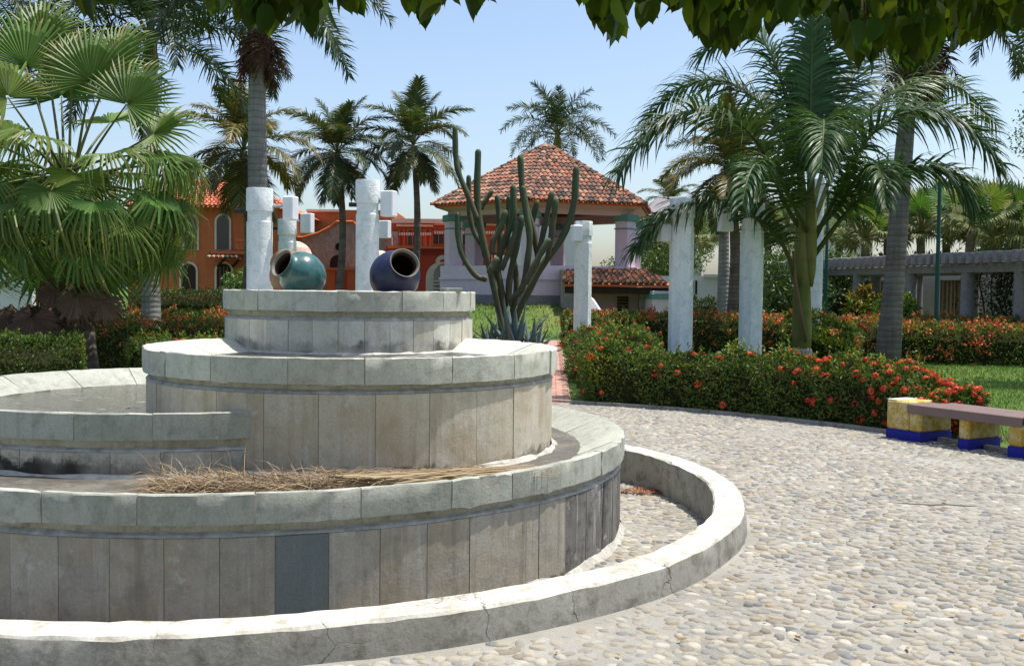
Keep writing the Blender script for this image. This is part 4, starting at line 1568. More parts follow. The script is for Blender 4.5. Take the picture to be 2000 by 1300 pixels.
# front hedge along the plaza edge (travel from the path towards the bench)
aL = math.degrees(math.atan2(14.75 - PC.y, .98 - PC.x)); aRr = math.degrees(math.atan2(11.75 - PC.y, 4.95 - PC.x))


def fb(P):
    f = np.clip((P[:, 0] - 3.4) / 1.3, 0, 1)
    return 0.16 + 2.6 * f + .25 * (P[:, 0] < 1.6)


FH = arc_line(PR + .52, aL - 0.5, aRr - 1.0, 16)
hh = np.linspace(.80, .74, 16); hh[2:6] = .70; hh[-3:] = (.70, .62, .5)
box_hedge('flowering_hedge', 'nearest ixora hedge along the cobbles with red flower heads by the bench', FH, .86, list(hh), 30000, .052, flowers=290, fl_bias=fb, single=True, seed=3, rough=.09, top_round=.2, group='ixora hedges')
box_hedge('flowering_hedge', 'ixora hedge block along the right side of the brick path, yellowish top', [(1.62, 15.1), (1.75, 17.5), (2.0, 20.6)], [.95, 1.15, 1.9], [.80, .86, .9], 15000, .055, flowers=70, single=True, seed=5, rough=.1, top_round=.2, group='ixora hedges',
          pal=np.array([(0.07, .125, .022), (.10, .16, .028), (.05, .09, .02), (.13, .17, .035)]))
box_hedge('flowering_hedge', 'long orange flowering hedge behind the three right pillars', [(1.75, 31.0), (4.6, 29.6), (8.0, 27.6), (9.6, 26.6)], 1.5, [.98, .96, .95, .95], 17000, .075, flowers=520, seed=7, rough=.12, group='ixora hedges', fsize=1.5)
box_hedge('flowering_hedge', 'orange flowering hedge at the far side of the lawn, right of the green palm', [(6.9, 25.6), (9.5, 25.2), (12.2, 24.6), (15.5, 23.8)], 1.5, [.85, .9, .88, .9], 19000, .07, flowers=620, seed=9, rough=.12, group='ixora hedges', fsize=1.5)
box_hedge('flowering_hedge', 'low orange flowering hedge below the pergola columns', [(10.2, 29.6), (13.0, 28.0), (16.5, 26.2)], 1.2, .98, 9000, .08, flowers=260, seed=11, rough=.14, group='ixora hedges', fsize=1.6)
box_hedge('shrub', 'tall bushy yellow green shrub right of the green palm trunk', [(5.6, 20.8), (6.7, 20.2)], 1.3, [1.25, .95], 8000, .07, seed=13, rough=.22, top_round=.45, cat='shrub', flowers=30, fsize=1.4,
          pal=np.array([(.07, .13, .022), (.12, .18, .03), (.05, .10, .02)]))
# left side
box_hedge('clipped_hedge', 'clipped square green hedge at the left edge below the fan palm', [(-8.4, 12.6), (-6.95, 13.75), (-6.0, 14.3)], 1.1, [.93, .93, .9], 17000, .042, seed=15, rough=.05, top_round=.1, group='clipped hedges',
          pal=np.array([(.06, .11, .02), (.08, .135, .022), (.045, .08, .018)]))
box_hedge('shrub', 'dark low flowering shrub in the gap between the left hedges', [(-5.75, 15.6), (-5.2, 15.7)], 1.0, .82, 5000, .05, seed=17, rough=.15, top_round=.3, cat='shrub', flowers=10, single=True)
box_hedge('clipped_hedge', 'green hedge beside the middle basin, right of the dark shrub', [(-5.35, 14.6), (-4.3, 15.2)], .9, .84, 7500, .045, seed=19, rough=.07, flowers=8, single=True, group='clipped hedges',
          pal=np.array([(.07, .12, .02), (.09, .13, .025), (.05, .085, .018)]))
box_hedge('flowering_hedge', 'red flowering hedge behind the fan palm, left of the upper pedestal', [(-9.6, 20.0), (-7.4, 21.6), (-4.5, 22.6)], 1.2, .88, 12000, .06, flowers=210, seed=21, rough=.1, group='ixora hedges', fsize=1.25)
box_hedge('flowering_hedge', 'far flowering hedge beyond the red one on the left', [(-15, 26.0), (-11, 28.0), (-6, 29.0)], 1.3, .92, 9000, .08, flowers=260, seed=23, rough=.12, group='ixora hedges', fsize=1.5)
box_hedge('clipped_hedge', 'dark clipped hedge in front of the orange house', [(-15.0, 41.0), (-7.5, 42.0)], 1.6, 1.45, 9000, .10, seed=25, rough=.1, group='clipped hedges', pal=np.array([(.03, .055, .014), (.04, .07, .018)]))
box_hedge('clipped_hedge', 'dark hedge running under the white wall behind the right pillars', [(6.2, 42), (10.8, 40), (13, 39)], 1.6, 1.3, 9000, .11, seed=27, rough=.15, group='clipped hedges', pal=np.array([(.025, .05, .014), (.035, .06, .016)]))

# bed soil below the right planting
m = MB()
a_ = [math.radians(x) for x in np.linspace(aRr - 3, aL + 1, 20)]
vs = []
for x in a_:
    vs += [(PC.x + (PR + .09) * math.cos(x), PC.y + (PR + .09) * math.sin(x), -.014), (PC.x + (PR + 1.25) * math.cos(x), PC.y + (PR + 1.25) * math.sin(x), -.014)]
m.add(vs, [(2 * i, 2 * i + 1, 2 * i + 3, 2 * i + 2) for i in range(19)])
tag(m.build('planting_bed', MAT['dirt']), kind='structure')

# lawn blades
n = 42000
P = np.stack([rng.uniform(1.6, 13.5, n), rng.uniform(11.3, 24.6, n), np.full(n, -.02)], 1)
r_ = np.hypot(P[:, 0] - PC.x, P[:, 1] - PC.y)
P = P[(r_ > PR + .15) & (P[:, 0] < P[:, 1] * .62)]
n = len(P)
D = rng.normal(0, .45, (n, 3)); D[:, 2] = 1
gcol = np.array([(.09, .21, .028), (.12, .24, .038), (.075, .17, .022), (.17, .21, .06)])[rng.integers(0, 4, n)] * rng.uniform(.75, 1.25, (n, 1))
tag(link_mesh('lawn_grass', leaf_mesh('lawn_grass', P, D, rand_dirs(n), rng.uniform(.035, .085, n), .014, gcol, MAT['leaf'])), 'short sunlit green lawn behind the bench', 'grass', kind='stuff')
n = 26000
ang = rng.uniform(0, 2 * PI, n); rad_ = rng.uniform(6.5, 16.5, n)
P = np.stack([KC.x + rad_ * np.cos(ang), KC.y + rad_ * np.sin(ang) * .72, np.zeros(n)], 1)
P = P[(P[:, 1] < KC.y) & (P[:, 0] < 6) & (P[:, 0] > -8)]
rr2 = np.hypot(P[:, 0] - KC.x, (P[:, 1] - KC.y) / .72)
w_ = .5 + .5 * np.cos(np.arctan2((P[:, 1] - KC.y) / .72, P[:, 0] - KC.x) - math.radians(215))
P[:, 2] = np.interp(rr2, [4, 7.5, 9.5, 12.5, 15.5, 17.5], [1.08, 1.05, .85, .42, .05, -.02]) * np.minimum(1, .15 + 1.15 * w_)
n = len(P)
D = rng.normal(0, .45, (n, 3)); D[:, 2] = 1
gcol = np.array([(.11, .17, .035), (.16, .19, .05), (.09, .15, .03), (.25, .20, .07)])[rng.integers(0, 4, n)] * rng.uniform(.75, 1.25, (n, 1))
tag(link_mesh('mound_grass', leaf_mesh('mound_grass', P, D, rand_dirs(n), rng.uniform(.06, .13, n), .04, gcol, MAT['leaf'])), 'sun-bleached grass on the mound below the kiosk', 'grass', kind='stuff')

# ------------------------------------------------------------------ cactus and agave
CD = 24.0
cb = at(1000, 569, CD); cb.z = 0
cactus = thing('cactus', 'tall branching columnar cactus in front of the kiosk', 'cactus', cb)


def cz(x, y, dd=0): return at(860 + x * .3384, 240 + y * .3384, CD + dd)


stems = [
    ([(368, 1300), (350, 1150), (300, 900), (238, 640), (213, 430), (218, 180)], 17, 0),
    ([(215, 560), (165, 430), (110, 300), (90, 205), (85, 42)], 14, -.15),
    ([(262, 780), (240, 710), (190, 620), (166, 500), (164, 322)], 13, .25),
    ([(268, 905), (205, 880), (135, 780), (104, 670), (100, 540)], 14, -.3),
    ([(385, 1250), (350, 950), (330, 840), (362, 700), (418, 560), (421, 385)], 17, .1),
    ([(300, 760), (305, 680), (345, 610), (372, 528)], 15, -.35),
    ([(232, 500), (250, 465), (290, 405)], 13, .4),
    ([(345, 830), (340, 600), (330, 437)], 14, .6),
    ([(395, 760), (392, 560), (396, 440)], 14, .7),
    ([(395, 1020), (470, 960), (503, 800), (515, 650), (492, 500), (480, 390)], 16, -.25),
    ([(560, 760), (530, 600), (478, 420), (462, 210)], 16, .3),
    ([(400, 1280), (440, 1120), (520, 950), (605, 800), (705, 660), (768, 480), (784, 278)], 17, -.05),
    ([(490, 930), (560, 790), (618, 690)], 16, -.5),
    ([(560, 800), (610, 560), (641, 418)], 15, .2),
    ([(620, 790), (648, 600), (666, 458)], 15, -.15),
    ([(520, 620), (556, 468)], 14, .5),
    ([(280, 870), (318, 800)], 17, -.6),
    ([(392, 1060), (400, 900), (442, 700), (468, 560)], 16, .15),
    ([(352, 850), (420, 680), (437, 590)], 15, -.2),
    ([(520, 960), (560, 850), (560, 720)], 15, .45),
    ([(400, 1150), (440, 960), (420, 780)], 16, .4),
]
prof9 = [1.0, .70] * 8
for pts, wpx, dd in stems:
    P = catmull([cz(x, y, dd + (0.02 * i)) for i, (x, y) in enumerate(pts)], max(8, 5 * len(pts)))
    r = wpx * .3384 / F_PX * CD * 1.15
    rad = [r * (1 + .07 * math.sin(i * .9 + wpx)) for i in range(len(P))]
    rad[0] = r * .8
    tdir = (P[-1] - P[-2]).normalized()
    for k, (f, rr_) in enumerate(((.6, .93), (1.1, .72), (1.4, .4), (1.5, .08))):
        P.append(pts and (P[len(rad) - 1 - k] if False else P[-1]) + tdir * r * ((.6, .5, .3, .1)[k]))
        rad.append(r * rr_)
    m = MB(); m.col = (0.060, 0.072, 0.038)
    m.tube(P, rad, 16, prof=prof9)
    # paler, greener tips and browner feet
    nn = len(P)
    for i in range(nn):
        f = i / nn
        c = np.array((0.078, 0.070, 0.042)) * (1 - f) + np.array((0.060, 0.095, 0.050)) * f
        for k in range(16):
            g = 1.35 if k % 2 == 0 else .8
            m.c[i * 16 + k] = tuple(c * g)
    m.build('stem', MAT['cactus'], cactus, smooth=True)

def agave_leaf(m, base, az, el, L, w, col):
    d0 = Vector((math.cos(az) * math.cos(el), math.sin(az) * math.cos(el), math.sin(el)))
    side = Vector((-math.sin(az), math.cos(az), 0))
    up = side.cross(d0) * -1
    P = []
    p = Vector(base); d = d0.copy()
    K = 6
    vs = []
    m.col = col
    for i in range(K + 1):
        f = i / K
        ww = w * (0.75 + .5 * f if f < .4 else .95 * (1 - ((f - .4) / .6) ** 1.4))
        vs += [p + side * ww * .5 - up * ww * .12, p - up * -ww * .02 + up * -ww * .10, p - side * ww * .5 - up * ww * .12, p - up * ww * .3]
        p = p + d * L / K
        d = (d + Vector((0, 0, -.05))).normalized()
    fs = []
    for i in range(K):
        for k in range(4):
            fs.append((i * 4 + k, i * 4 + (k + 1) % 4, i * 4 + 4 + (k + 1) % 4, i * 4 + 4 + k))
    m.add(vs, fs)


for j, (u, lab, n_, L0, zt) in enumerate(((1005, 'blue grey agave rosette at the foot of the cactus', 26, 1.32, .06), (960, 'smaller blue grey agave left of the cactus foot', 18, .9, .05), (1043, 'small agave rosette beside the brick path at the cactus foot', 16, .95, .05))):
    p = at(u, 569, CD - .7 - .1 * j); p.z = 0
    t = thing('agave', lab, 'agave', p, 'agaves under the cactus')
    for i in range(n_):
        f = i / n_
        m = MB()
        agave_leaf(m, p + Vector((0, 0, zt)), i * 2.399, math.radians(84 - 62 * f + random.uniform(-6, 6)), L0 * random.uniform(.8, 1.15), .17 * L0, tuple(np.array((.115, .16, .165)) * random.uniform(.7, 1.2)))
        m.build('leaf', MAT['agave'], t, smooth=True)

# ------------------------------------------------------------------ kiosk
kiosk = thing('kiosk', 'hexagonal lavender kiosk with red clay tile roof on a plinth', 'kiosk', KC)
KRd = 5.12
KH = [math.radians(a) for a in (-100, -40, 20, 80, 140, 200)]
EZ = at(1064, 411, 46).z; AZ_ = at(1078, 285, 46).z
PZ = at(1064, 521, 44).z


def hexp(r, a, z): return Vector((KC.x + r * math.cos(a), KC.y + r * math.sin(a), z))


def hexprism(m, r, z0, z1, cap=True):
    vs = [hexp(r, a, z0) for a in KH] + [hexp(r, a, z1) for a in KH]
    fs = [(i, (i + 1) % 6, 6 + (i + 1) % 6, 6 + i) for i in range(6)]
    if cap: fs += [tuple(range(5, -1, -1)), tuple(range(6, 12))]
    m.add(vs, fs)
    return m


r_par = 4.85
gz = .55
hexprism(MB(), r_par + .03, -.05, at(1064, 590, 42).z + .28).build('plinth', MAT['grey_plinth'], kiosk)
hexprism(MB(), r_par, at(1064, 590, 42).z + .25, PZ - .55).build('base_wall', MAT['lavender'], kiosk)
hexprism(MB(), r_par + .06, PZ - .58, PZ - .50).build('string_course', MAT['lavender'], kiosk)
hexprism(MB(), r_par - .02, PZ - .51, PZ).build('parapet', MAT['lavender'], kiosk)
for a in KH:
    p = hexp(4.25, a, 0)
    m = MB().box((p.x, p.y, (PZ + EZ - .45) / 2), (.64, .64, EZ - .45 - PZ + .1), a, .03)
    c = m.build('column', MAT['lavender'], kiosk)
    MB().box((p.x, p.y, EZ - .5), (.80, .80, .28), a, .03).build('capital', MAT['teal_trim'], c)
    MB().box((p.x, p.y, EZ - .95), (.70, .70, .05), a, .01).build('necking', MAT['teal_trim'], c)
m = MB()
for i in range(6):
    a, b = hexp(4.25, KH[i], EZ - .22), hexp(4.25, KH[(i + 1) % 6], EZ - .22)
    d = (b - a)
    m.box((a + b) / 2, (d.length + .3, .42, .40), math.atan2(d.y, d.x))
m.build('ring_beam', MAT['pink'], kiosk)
# sloping soffit
m = MB()
vs = [hexp(4.2, a, EZ - .30) for a in KH] + [hexp(KRd - .12, a, EZ - .05) for a in KH]
m.add(vs, [(i, (i + 1) % 6, 6 + (i + 1) % 6, 6 + i) for i in range(6)])
m.build('soffit', MAT['pink'], kiosk)
m = MB()
vs = [hexp(KRd, a, EZ) for a in KH] + [Vector((KC.x, KC.y, AZ_))] + [hexp(KRd - .05, a, EZ - .07) for a in KH]
m.add(vs, [(i, (i + 1) % 6, 6) for i in range(6)] + [(7 + i, 7 + (i + 1) % 6, (i + 1) % 6, i) for i in range(6)])
roof = m.build('roof', MAT['terracotta'], kiosk)

TILEC = [(0.33, 0.145, 0.09), (0.27, 0.12, 0.08), (0.38, 0.205, 0.13), (0.21, 0.11, 0.08), (0.12, 0.085, 0.07), (0.065, 0.057, 0.05), (0.32, 0.19, 0.14), (0.17, 0.11, 0.085)]


def tile_mb(col, w=.205, L=.40, m=None, M_=None):
    m = m or MB(); m.col = col
    vs = []
    for (y, k, z) in ((-.04, 1.0, .035), (L, .82, .0)):
        for j in range(6):
            a = PI * j / 5
            vs.append(Vector((math.cos(a) * w * .5 * k, y, math.sin(a) * w * .42 * k + z)))
    vs.append(Vector((0, -.04, .035)))
    fs = [(j, j + 1, 7 + j, 6 + j) for j in range(5)]
    fs.append((0, 12, 1)); fs += [(12, j + 1, j)[::-1] for j in range(1, 5)]
    if M_ is not None: vs = [M_ @ v for v in vs]
    m.add(vs, fs)
    return m


TILES = [tile_mb(c).mesh('tile', MAT['tile'], True) for c in TILEC]
tile_w = [3, 3, 2.2, 2.2, 2.2, 1.6, 2, 2]
single, rest = [], []
apex = Vector((KC.x, KC.y, AZ_))
for i in range(6):
    A, B = hexp(KRd + .06, KH[i], EZ), hexp(KRd + .06, KH[(i + 1) % 6], EZ)
    ex = (B - A).normalized(); mid = (A + B) / 2
    ey = (apex - mid); sl = ey.length; ey = ey / sl
    en = ex.cross(ey)
    half = (B - A).length / 2
    nrow = int(sl / .345)
    mid_ang = (KH[i] + KH[(i + 1) % 6]) / 2 if i < 5 else (KH[5] + KH[0] + 2 * PI) / 2
    for rI in range(nrow):
        t_ = rI * .345
        hw = half * (1 - t_ / sl)
        k = int(hw / .215)
        for c in range(-k, k + 1):
            p = mid + ex * (c * .215 + random.uniform(-.008, .008)) + ey * (t_ + random.uniform(-.015, .015)) + en * .03
            M_ = Matrix.Translation(p) @ Matrix((ex, ey, en)).transposed().to_4x4()
            # weathered dark patches lie lower on the front face
            wts = list(tile_w)
            if i == 0:
                blot = math.sin(c * .55 + 1) + math.sin(rI * .7 + c * .2)
                if blot > .3: wts[4] *= 3.2; wts[5] *= 3.2; wts[7] *= 2
            tc = random.choices(range(8), wts)[0]
            (single if i in (0, 5, 1) else rest).append((i, rI, c, M_, tc))
front = [s for s in single if s[0] == 0]
other = [s for s in single if s[0] != 0]
random.shuffle(other)
pick = front[:300]
rest += front[300:] + other
for (i, rI, c, M_, tc) in pick:
    o = bpy.data.objects.new('tile', TILES[tc]); COL.objects.link(o)
    loc, rot, _ = M_.decompose()
    o.location = loc; o.rotation_mode = 'QUATERNION'; o.rotation_quaternion = rot
    adopt(o, roof)
m = MB()
for (i, rI, c, M_, tc) in rest: tile_mb(TILEC[tc], m=m, M_=M_)
tag(m.build('tiles', MAT['tile'], roof, smooth=True), kind='stuff')
for i in range(6):       # hip ridges
    A = hexp(KRd + .08, KH[i], EZ + .05)
    d = apex + Vector((0, 0, .08)) - A
    m = MB()
    L = d.length; d.normalize()
    X = d.cross(Vector((0, 0, 1))).normalized(); Z = X.cross(d)
    k = int(L / .36)
    for j in range(k):
        M_ = Matrix.Translation(A + d * (j * .36)) @ Matrix((X, d, Z)).transposed().to_4x4()
        tile_mb(TILEC[random.choices(range(8), tile_w)[0]], .24, .42, m, M_)
    m.build('hip_ridge', MAT['tile'], roof, smooth=True)

# lean-to with its own tiled roof at the right of the kiosk
LT = at(1230, 569, 40.0); LT.z = 0
lean = thing('lean_to', 'low pink outbuilding with tiled roof beside the kiosk', 'outbuilding', LT)
zE, zR = at(1230, 556, 39).z, at(1230, 527, 42).z
x0, x1 = at(1150, 569, 39.5).x, at(1306, 569, 39.5).x
yE, yR = 38.6, 42.6
m = MB()
m.box(((x0 + x1) / 2 - .3, 41.3, zE / 2 - .05), (x1 - x0 - .9, 2.6, zE - .15))
m.build('wall', MAT['pink'], lean)
m = MB()
q = [Vector((x0 - 1.0, yE, zE)), Vector((x1 + .0, yE, zE)), Vector((x1 - .5, yR, zR)), Vector((x0 - 1.0, yR, zR))]
m.add(q + [p - Vector((0, 0, .08)) for p in q], [(0, 1, 2, 3), (7, 6, 5, 4), (0, 4, 5, 1), (1, 5, 6, 2), (2, 6, 7, 3), (3, 7, 4, 0)])
lr = m.build('roof', MAT['terracotta'], lean)
m = MB()
ex = Vector((1, 0, 0)); ey = (q[3] - q[0]); sl = ey.length; ey.normalize(); en = ex.cross(ey)
nr_, nc_ = int(sl / .33), int((x1 - x0 + 1.0) / .215)
for r in range(nr_):
    for c in range(nc_):
        p = q[0] + ex * (.1 + c * .215 + random.uniform(-.02, .02)) + ey * (r * .33) + en * .02
        if p.x > x1 - .5 * (r / nr_): continue
        wts = list(tile_w); wts[4] *= 2.5; wts[5] *= 2.5; wts[7] *= 2
        tile_mb(TILEC[random.choices(range(8), wts)[0]], m=m, M_=Matrix.Translation(p) @ Matrix((ex, ey, en)).transposed().to_4x4())
tag(m.build('tiles', MAT['tile'], lr, smooth=True), kind='stuff')
MB().box(((x0 + x1) / 2 - .5, yE + .25, zE - .22), (x1 - x0 + .9, .22, .26)).build('eave_beam', MAT['wood_dark'], lean)
lv = MB().box((at(1217, 569, 39.9).x, 39.96, .75), (.42, .06, 1.4)).build('louvre', MAT['dark_void'], lean)
for k in range(11):
    MB().box((at(1217, 569, 39.9).x, 39.91, .12 + k * .125), (.44, .05, .055)).build('slat', MAT['wood_slat'], lv)
MB().box((at(1259, 569, 39.6).x, 39.6, .8), (.45, .5, 1.6)).build('stone_pier', MAT['ruststone'], lean)
cx = at(1285, 569, 38.9).x
cl = MB().box((cx, 38.95, zE / 2 - .12), (.72, .72, zE - .2), .25, .02).build('column', MAT['lavender'], lean)
for zz in (.78, zE - .42): MB().box((cx, 38.95, zz), (.8, .8, .10 if zz < 1 else .2), .25, .015).build('teal_band', MAT['teal_trim'], cl)
m = MB()
sx = at(1112, 569, 41).x
m.add([(sx - .35, 40.2, 0), (sx + .1, 39.4, 0), (sx + .1, 39.4, at(1112, 560, 40).z), (sx - .35, 40.2, at(1104, 528, 41).z), (sx - .35, 43, 0), (sx + .1, 43, 0), (sx + .1, 43, at(1112, 550, 41).z), (sx - .35, 43, at(1104, 525, 42).z)],
      [(0, 1, 2, 3), (1, 5, 6, 2), (4, 0, 3, 7), (3, 2, 6, 7), (5, 4, 7, 6)])
m.build('wing_wall', MAT['ruststone'], lean)
m = MB()
ra, rb = at(1152, 585, 37.5), at(1175, 620, 36.5)
m.tube([ra, rb], .16, 4)
m.build('stair_parapet', MAT['white_wall'], lean)

# ------------------------------------------------------------------ buildings at the left
def facade_box(m, u0, u1, v0, v1, d, depth):
    a = at(u0, v1, d); b = at(u1, v0, d)
    m.box(((a.x + b.x) / 2, d + depth / 2, (a.z + b.z) / 2), (b.x - a.x, depth, b.z - a.z))
    return m


def arch_mb(u, v_bot, wpx, v_top, d, depth=.08, n=12, inner=0):
    """arched panel: rectangle with a half-round head"""
    a = at(u - wpx / 2, v_bot, d); b = at(u + wpx / 2, v_top, d)
    r = (b.x - a.x) / 2; cx = (a.x + b.x) / 2; zs = b.z - r
    pts = [(cx - r, a.z), (cx + r, a.z)] + [(cx + r * math.cos(PI * k / n), zs + r * math.sin(PI * k / n)) for k in range(n + 1)]
    m = MB()
    vs = [(x, d, z) for x, z in pts] + [(x, d + depth, z) for x, z in pts]
    k = len(pts)
    fs = [tuple(range(k)), tuple(range(2 * k - 1, k - 1, -1))] + [(i, (i + 1) % k, k + (i + 1) % k, k + i) for i in range(k)]
    fs = [f[::-1] for f in fs]
    m.add(vs, fs)
    return m


def arch_window(parent, u, vb, w, vt, d, frame=MAT['cream'], pane=MAT['dark_void'], nm='window', bars=None):
    o = arch_mb(u, vb + 1, w + 8, vt - 4, d - .10, .2).build(nm, frame, parent)
    arch_mb(u, vb, w, vt, d - .13, .1).build('pane', pane, o)
    if bars:
        a, b = at(u, vb, d - .2), at(u, vt, d - .2)
        for du in (-w * .25, 0, w * .25):
            p0, p1 = at(u + du, vb, d - .16), at(u + du, vt + w * .2, d - .16)
            MB().tube([p0, p1], .03, 5).build('bar', MAT['wood_slat'], o)
    return o


HD = 52.0
oh = thing('orange_house', 'orange two-storey house with red tile roof behind the fan palm', 'house', at(420, 620, HD + 3))
oh.location.z = 0
facade_box(MB(), 250, 545, 402, 625, HD, 9).build('wall', MAT['orange'], oh)
facade_box(MB(), 478, 500, 416, 625, HD - .12, .3).build('stone_strip', MAT['ruststone'], oh)
m = MB()
e0, e1_ = at(236, 402, HD - .7), at(556, 406, HD - .7)
rz = at(330, 348, HD + 4).z
q = [Vector((e0.x, HD - .7, e0.z)), Vector((e1_.x, HD - .7, e0.z - .05)), Vector((e1_.x - 3.6, HD + 4.5, rz)), Vector((e0.x + 2.5, HD + 4.5, rz)), Vector((e0.x, HD + 9.5, e0.z)), Vector((e1_.x, HD + 9.5, e0.z))]
m.add(q, [(0, 1, 2, 3), (1, 5, 2), (5, 4, 3, 2), (4, 0, 3)])
MAT['rooftile2'] = m_trunk('red_roof_tiles', (0.48, 0.14, 0.075), (0.58, 0.21, 0.12), 4.0, .25)
rf = m.build('roof', MAT['rooftile2'], oh)
m = MB()
ex = Vector((1, 0, 0)); ey = q[3] - q[0]; ey.x = 0; sl = ey.length; ey.normalize(); en = ex.cross(ey)
L = q[1].x - q[0].x
for c in range(int(L / .24)):
    for r in range(int(sl / .42)):
        x = c * .24 + .1
        f = r * .42 / sl
        if x < 2.5 * f or x > L - 3.6 * f: continue
        k = random.uniform(.85, 1.15)
        tile_mb((.50 * k, .15 * k, .08 * k), .225, .48, m, Matrix.Translation(q[0] + ex * x + ey * (r * .42) + en * .03) @ Matrix((ex, ey, en)).transposed().to_4x4())
tag(m.build('tiles', MAT['tile'], rf, smooth=True), kind='stuff')
arch_window(oh, 435, 487, 24, 421, HD, MAT['cream'], MAT['glass'])
arch_window(oh, 437, 575, 28, 515, HD, MAT['cream'], MAT['wood_dark'], 'door', True)
arch_window(oh, 372, 487, 24, 421, HD, MAT['cream'], MAT['glass'])
arch_window(oh, 368, 575, 28, 515, HD, MAT['cream'], MAT['wood_dark'], 'door')
m = MB()
a, b = at(415, 489, HD - .6), at(482, 486, HD - .6)
m.box(((a.x + b.x) / 2, HD - .45, a.z - .1), (b.x - a.x, .9, .15))
bal = m.build('balcony_slab', MAT['orange'], oh)
for k in range(9):
    u = 462 + k * 2.6
    MB().tube([at(u, 487, HD - .85), at(u, 470, HD - .85)], .07, 6).build('baluster', MAT['orange'], bal)
a, b = at(460, 469, HD - .85), at(486, 469, HD - .85)
MB().box((a + b) / 2, (b.x - a.x, .2, .12)).build('handrail', MAT['orange'], bal)
m = MB()
a, b = at(418, 493, HD - .2), at(482, 493, HD - .2)
for c in range(int((b.x - a.x) / .22)):
    p = Vector((a.x + c * .22, HD - 1.25, a.z - .32))
    ey = Vector((0, .95, .33)).normalized(); en = Vector((1, 0, 0)).cross(ey)
    for r in range(3): tile_mb(TILEC[random.choices(range(8), tile_w)[0]], .22, .42, m, Matrix.Translation(p + ey * r * .36) @ Matrix((Vector((1, 0, 0)), ey, en)).transposed().to_4x4())
tag(m.build('door_canopy', MAT['tile'], oh, smooth=True), kind='stuff')
for u in (425, 455): MB().tube([at(u, 520, HD - .05), at(u + 14, 505, HD - 1.1)], .07, 5).build('canopy_strut', MAT['wood_dark'], oh)

SD = 56.0
st = thing('stone_house', 'rubble stone gabled house front with arched door behind the jars', 'house', (at(650, 569, SD).x, SD, 0))
m = MB()
pts = [(528, 640), (528, 452), (560, 462), (590, 464), (622, 455), (645, 443), (657, 433), (690, 433), (702, 447), (730, 458), (765, 463), (765, 640)]
vs = [at(u, v, SD) for u, v in pts]
vb = [p + Vector((0, 1.2, 0)) for p in vs]
k = len(vs)
m.add(vs + vb, [tuple(range(k))[::-1], tuple(range(k, 2 * k))] + [((i + 1) % k, i, k + i, k + (i + 1) % k)[::-1] for i in range(k)])
m.build('stone_front', MAT['ruststone'], st)
m = MB()
for a_, b_ in zip(pts[2:10], pts[3:11]):
    p, q_ = at(a_[0], a_[1], SD - .1), at(b_[0], b_[1], SD - .1)
    m.tube([p, q_], .07, 5)
m.build('coping', MAT['orange'], st)
facade_box(MB(), 600, 770, 411, 470, SD + 5, 6).build('upper_wall', MAT['orange'], st)
facade_box(MB(), 598, 664, 409, 413, SD + 4.8, 6.3).build('cornice', MAT['cream'], st)
arch_window(st, 659, 640, 30, 498, SD, MAT['ruststone'], MAT['dark_void'], 'doorway')
m = MB().lathe(at(662, 482, SD - .05), [(0.0, 0), (.16, .0), (.2, .08)], 14, ax=(Vector((1, 0, 0)), Vector((0, 0, 1)), Vector((0, -1, 0))))
m.build('round_window', MAT['dark_void'], st)
facade_box(MB(), 637, 697, 524, 640, SD - 1.2, .9).build('porch_wall', MAT['terracotta'], st)
facade_box(MB(), 634, 700, 523, 527, SD - 1.3, 1.1).build('porch_coping', MAT['orange'], st)
facade_box(MB(), 654, 677, 530, 640, SD - 1.24, .1).build('porch_door', MAT['red'], st)
facade_box(MB(), 524, 548, 440, 640, SD - .2, 3).build('red_wing', MAT['red'], st)

for i, (u, v, lab) in enumerate(((577, 500, 'cream zigzag painted dome beside the stone house, left of its door'), (742, 508, 'cream painted dome half hidden behind the pillar between the jars'))):
    p = at(u, v, SD - 3)
    t = thing('dome', lab, 'dome', (p.x, p.y, 0), 'cream domes')
    R = .86 if i == 0 else .6
    MB().lathe((p.x, p.y, 0), [(R * .98, 0), (R * .98, p.z - .1)], 20).build('drum', MAT['terracotta'], t, smooth=True)
    cr_, rd_ = MB(), MB()
    for j in range(7):
        a0, a1 = PI / 2 * j / 7, PI / 2 * (j + 1) / 7
        mm = rd_ if j in (2, 4) else cr_
        nz = 24
        vs = []
        for k in range(nz * 2):
            a = 2 * PI * k / (nz * 2); w = .06 * (1 if k % 2 else -1) * math.cos((a0 + a1) / 2)
            vs += [(p.x + R * math.cos(a0 + (w if j else 0)) * math.cos(a), p.y + R * math.cos(a0 + (w if j else 0)) * math.sin(a), p.z - .1 + R * math.sin(a0 + (w if j else 0))),
                   (p.x + R * math.cos(a1 + w) * math.cos(a), p.y + R * math.cos(a1 + w) * math.sin(a), p.z - .1 + R * math.sin(a1 + w))]
        mm.add(vs, [(2 * k, (2 * k + 2) % (4 * nz), (2 * k + 3) % (4 * nz), 2 * k + 1) for k in range(2 * nz)])
    cr_.build('dome_shell', MAT['cream'], t)
    rd_.build('zigzag_band', MAT['pink'] if i == 0 else MAT['cream'], t)

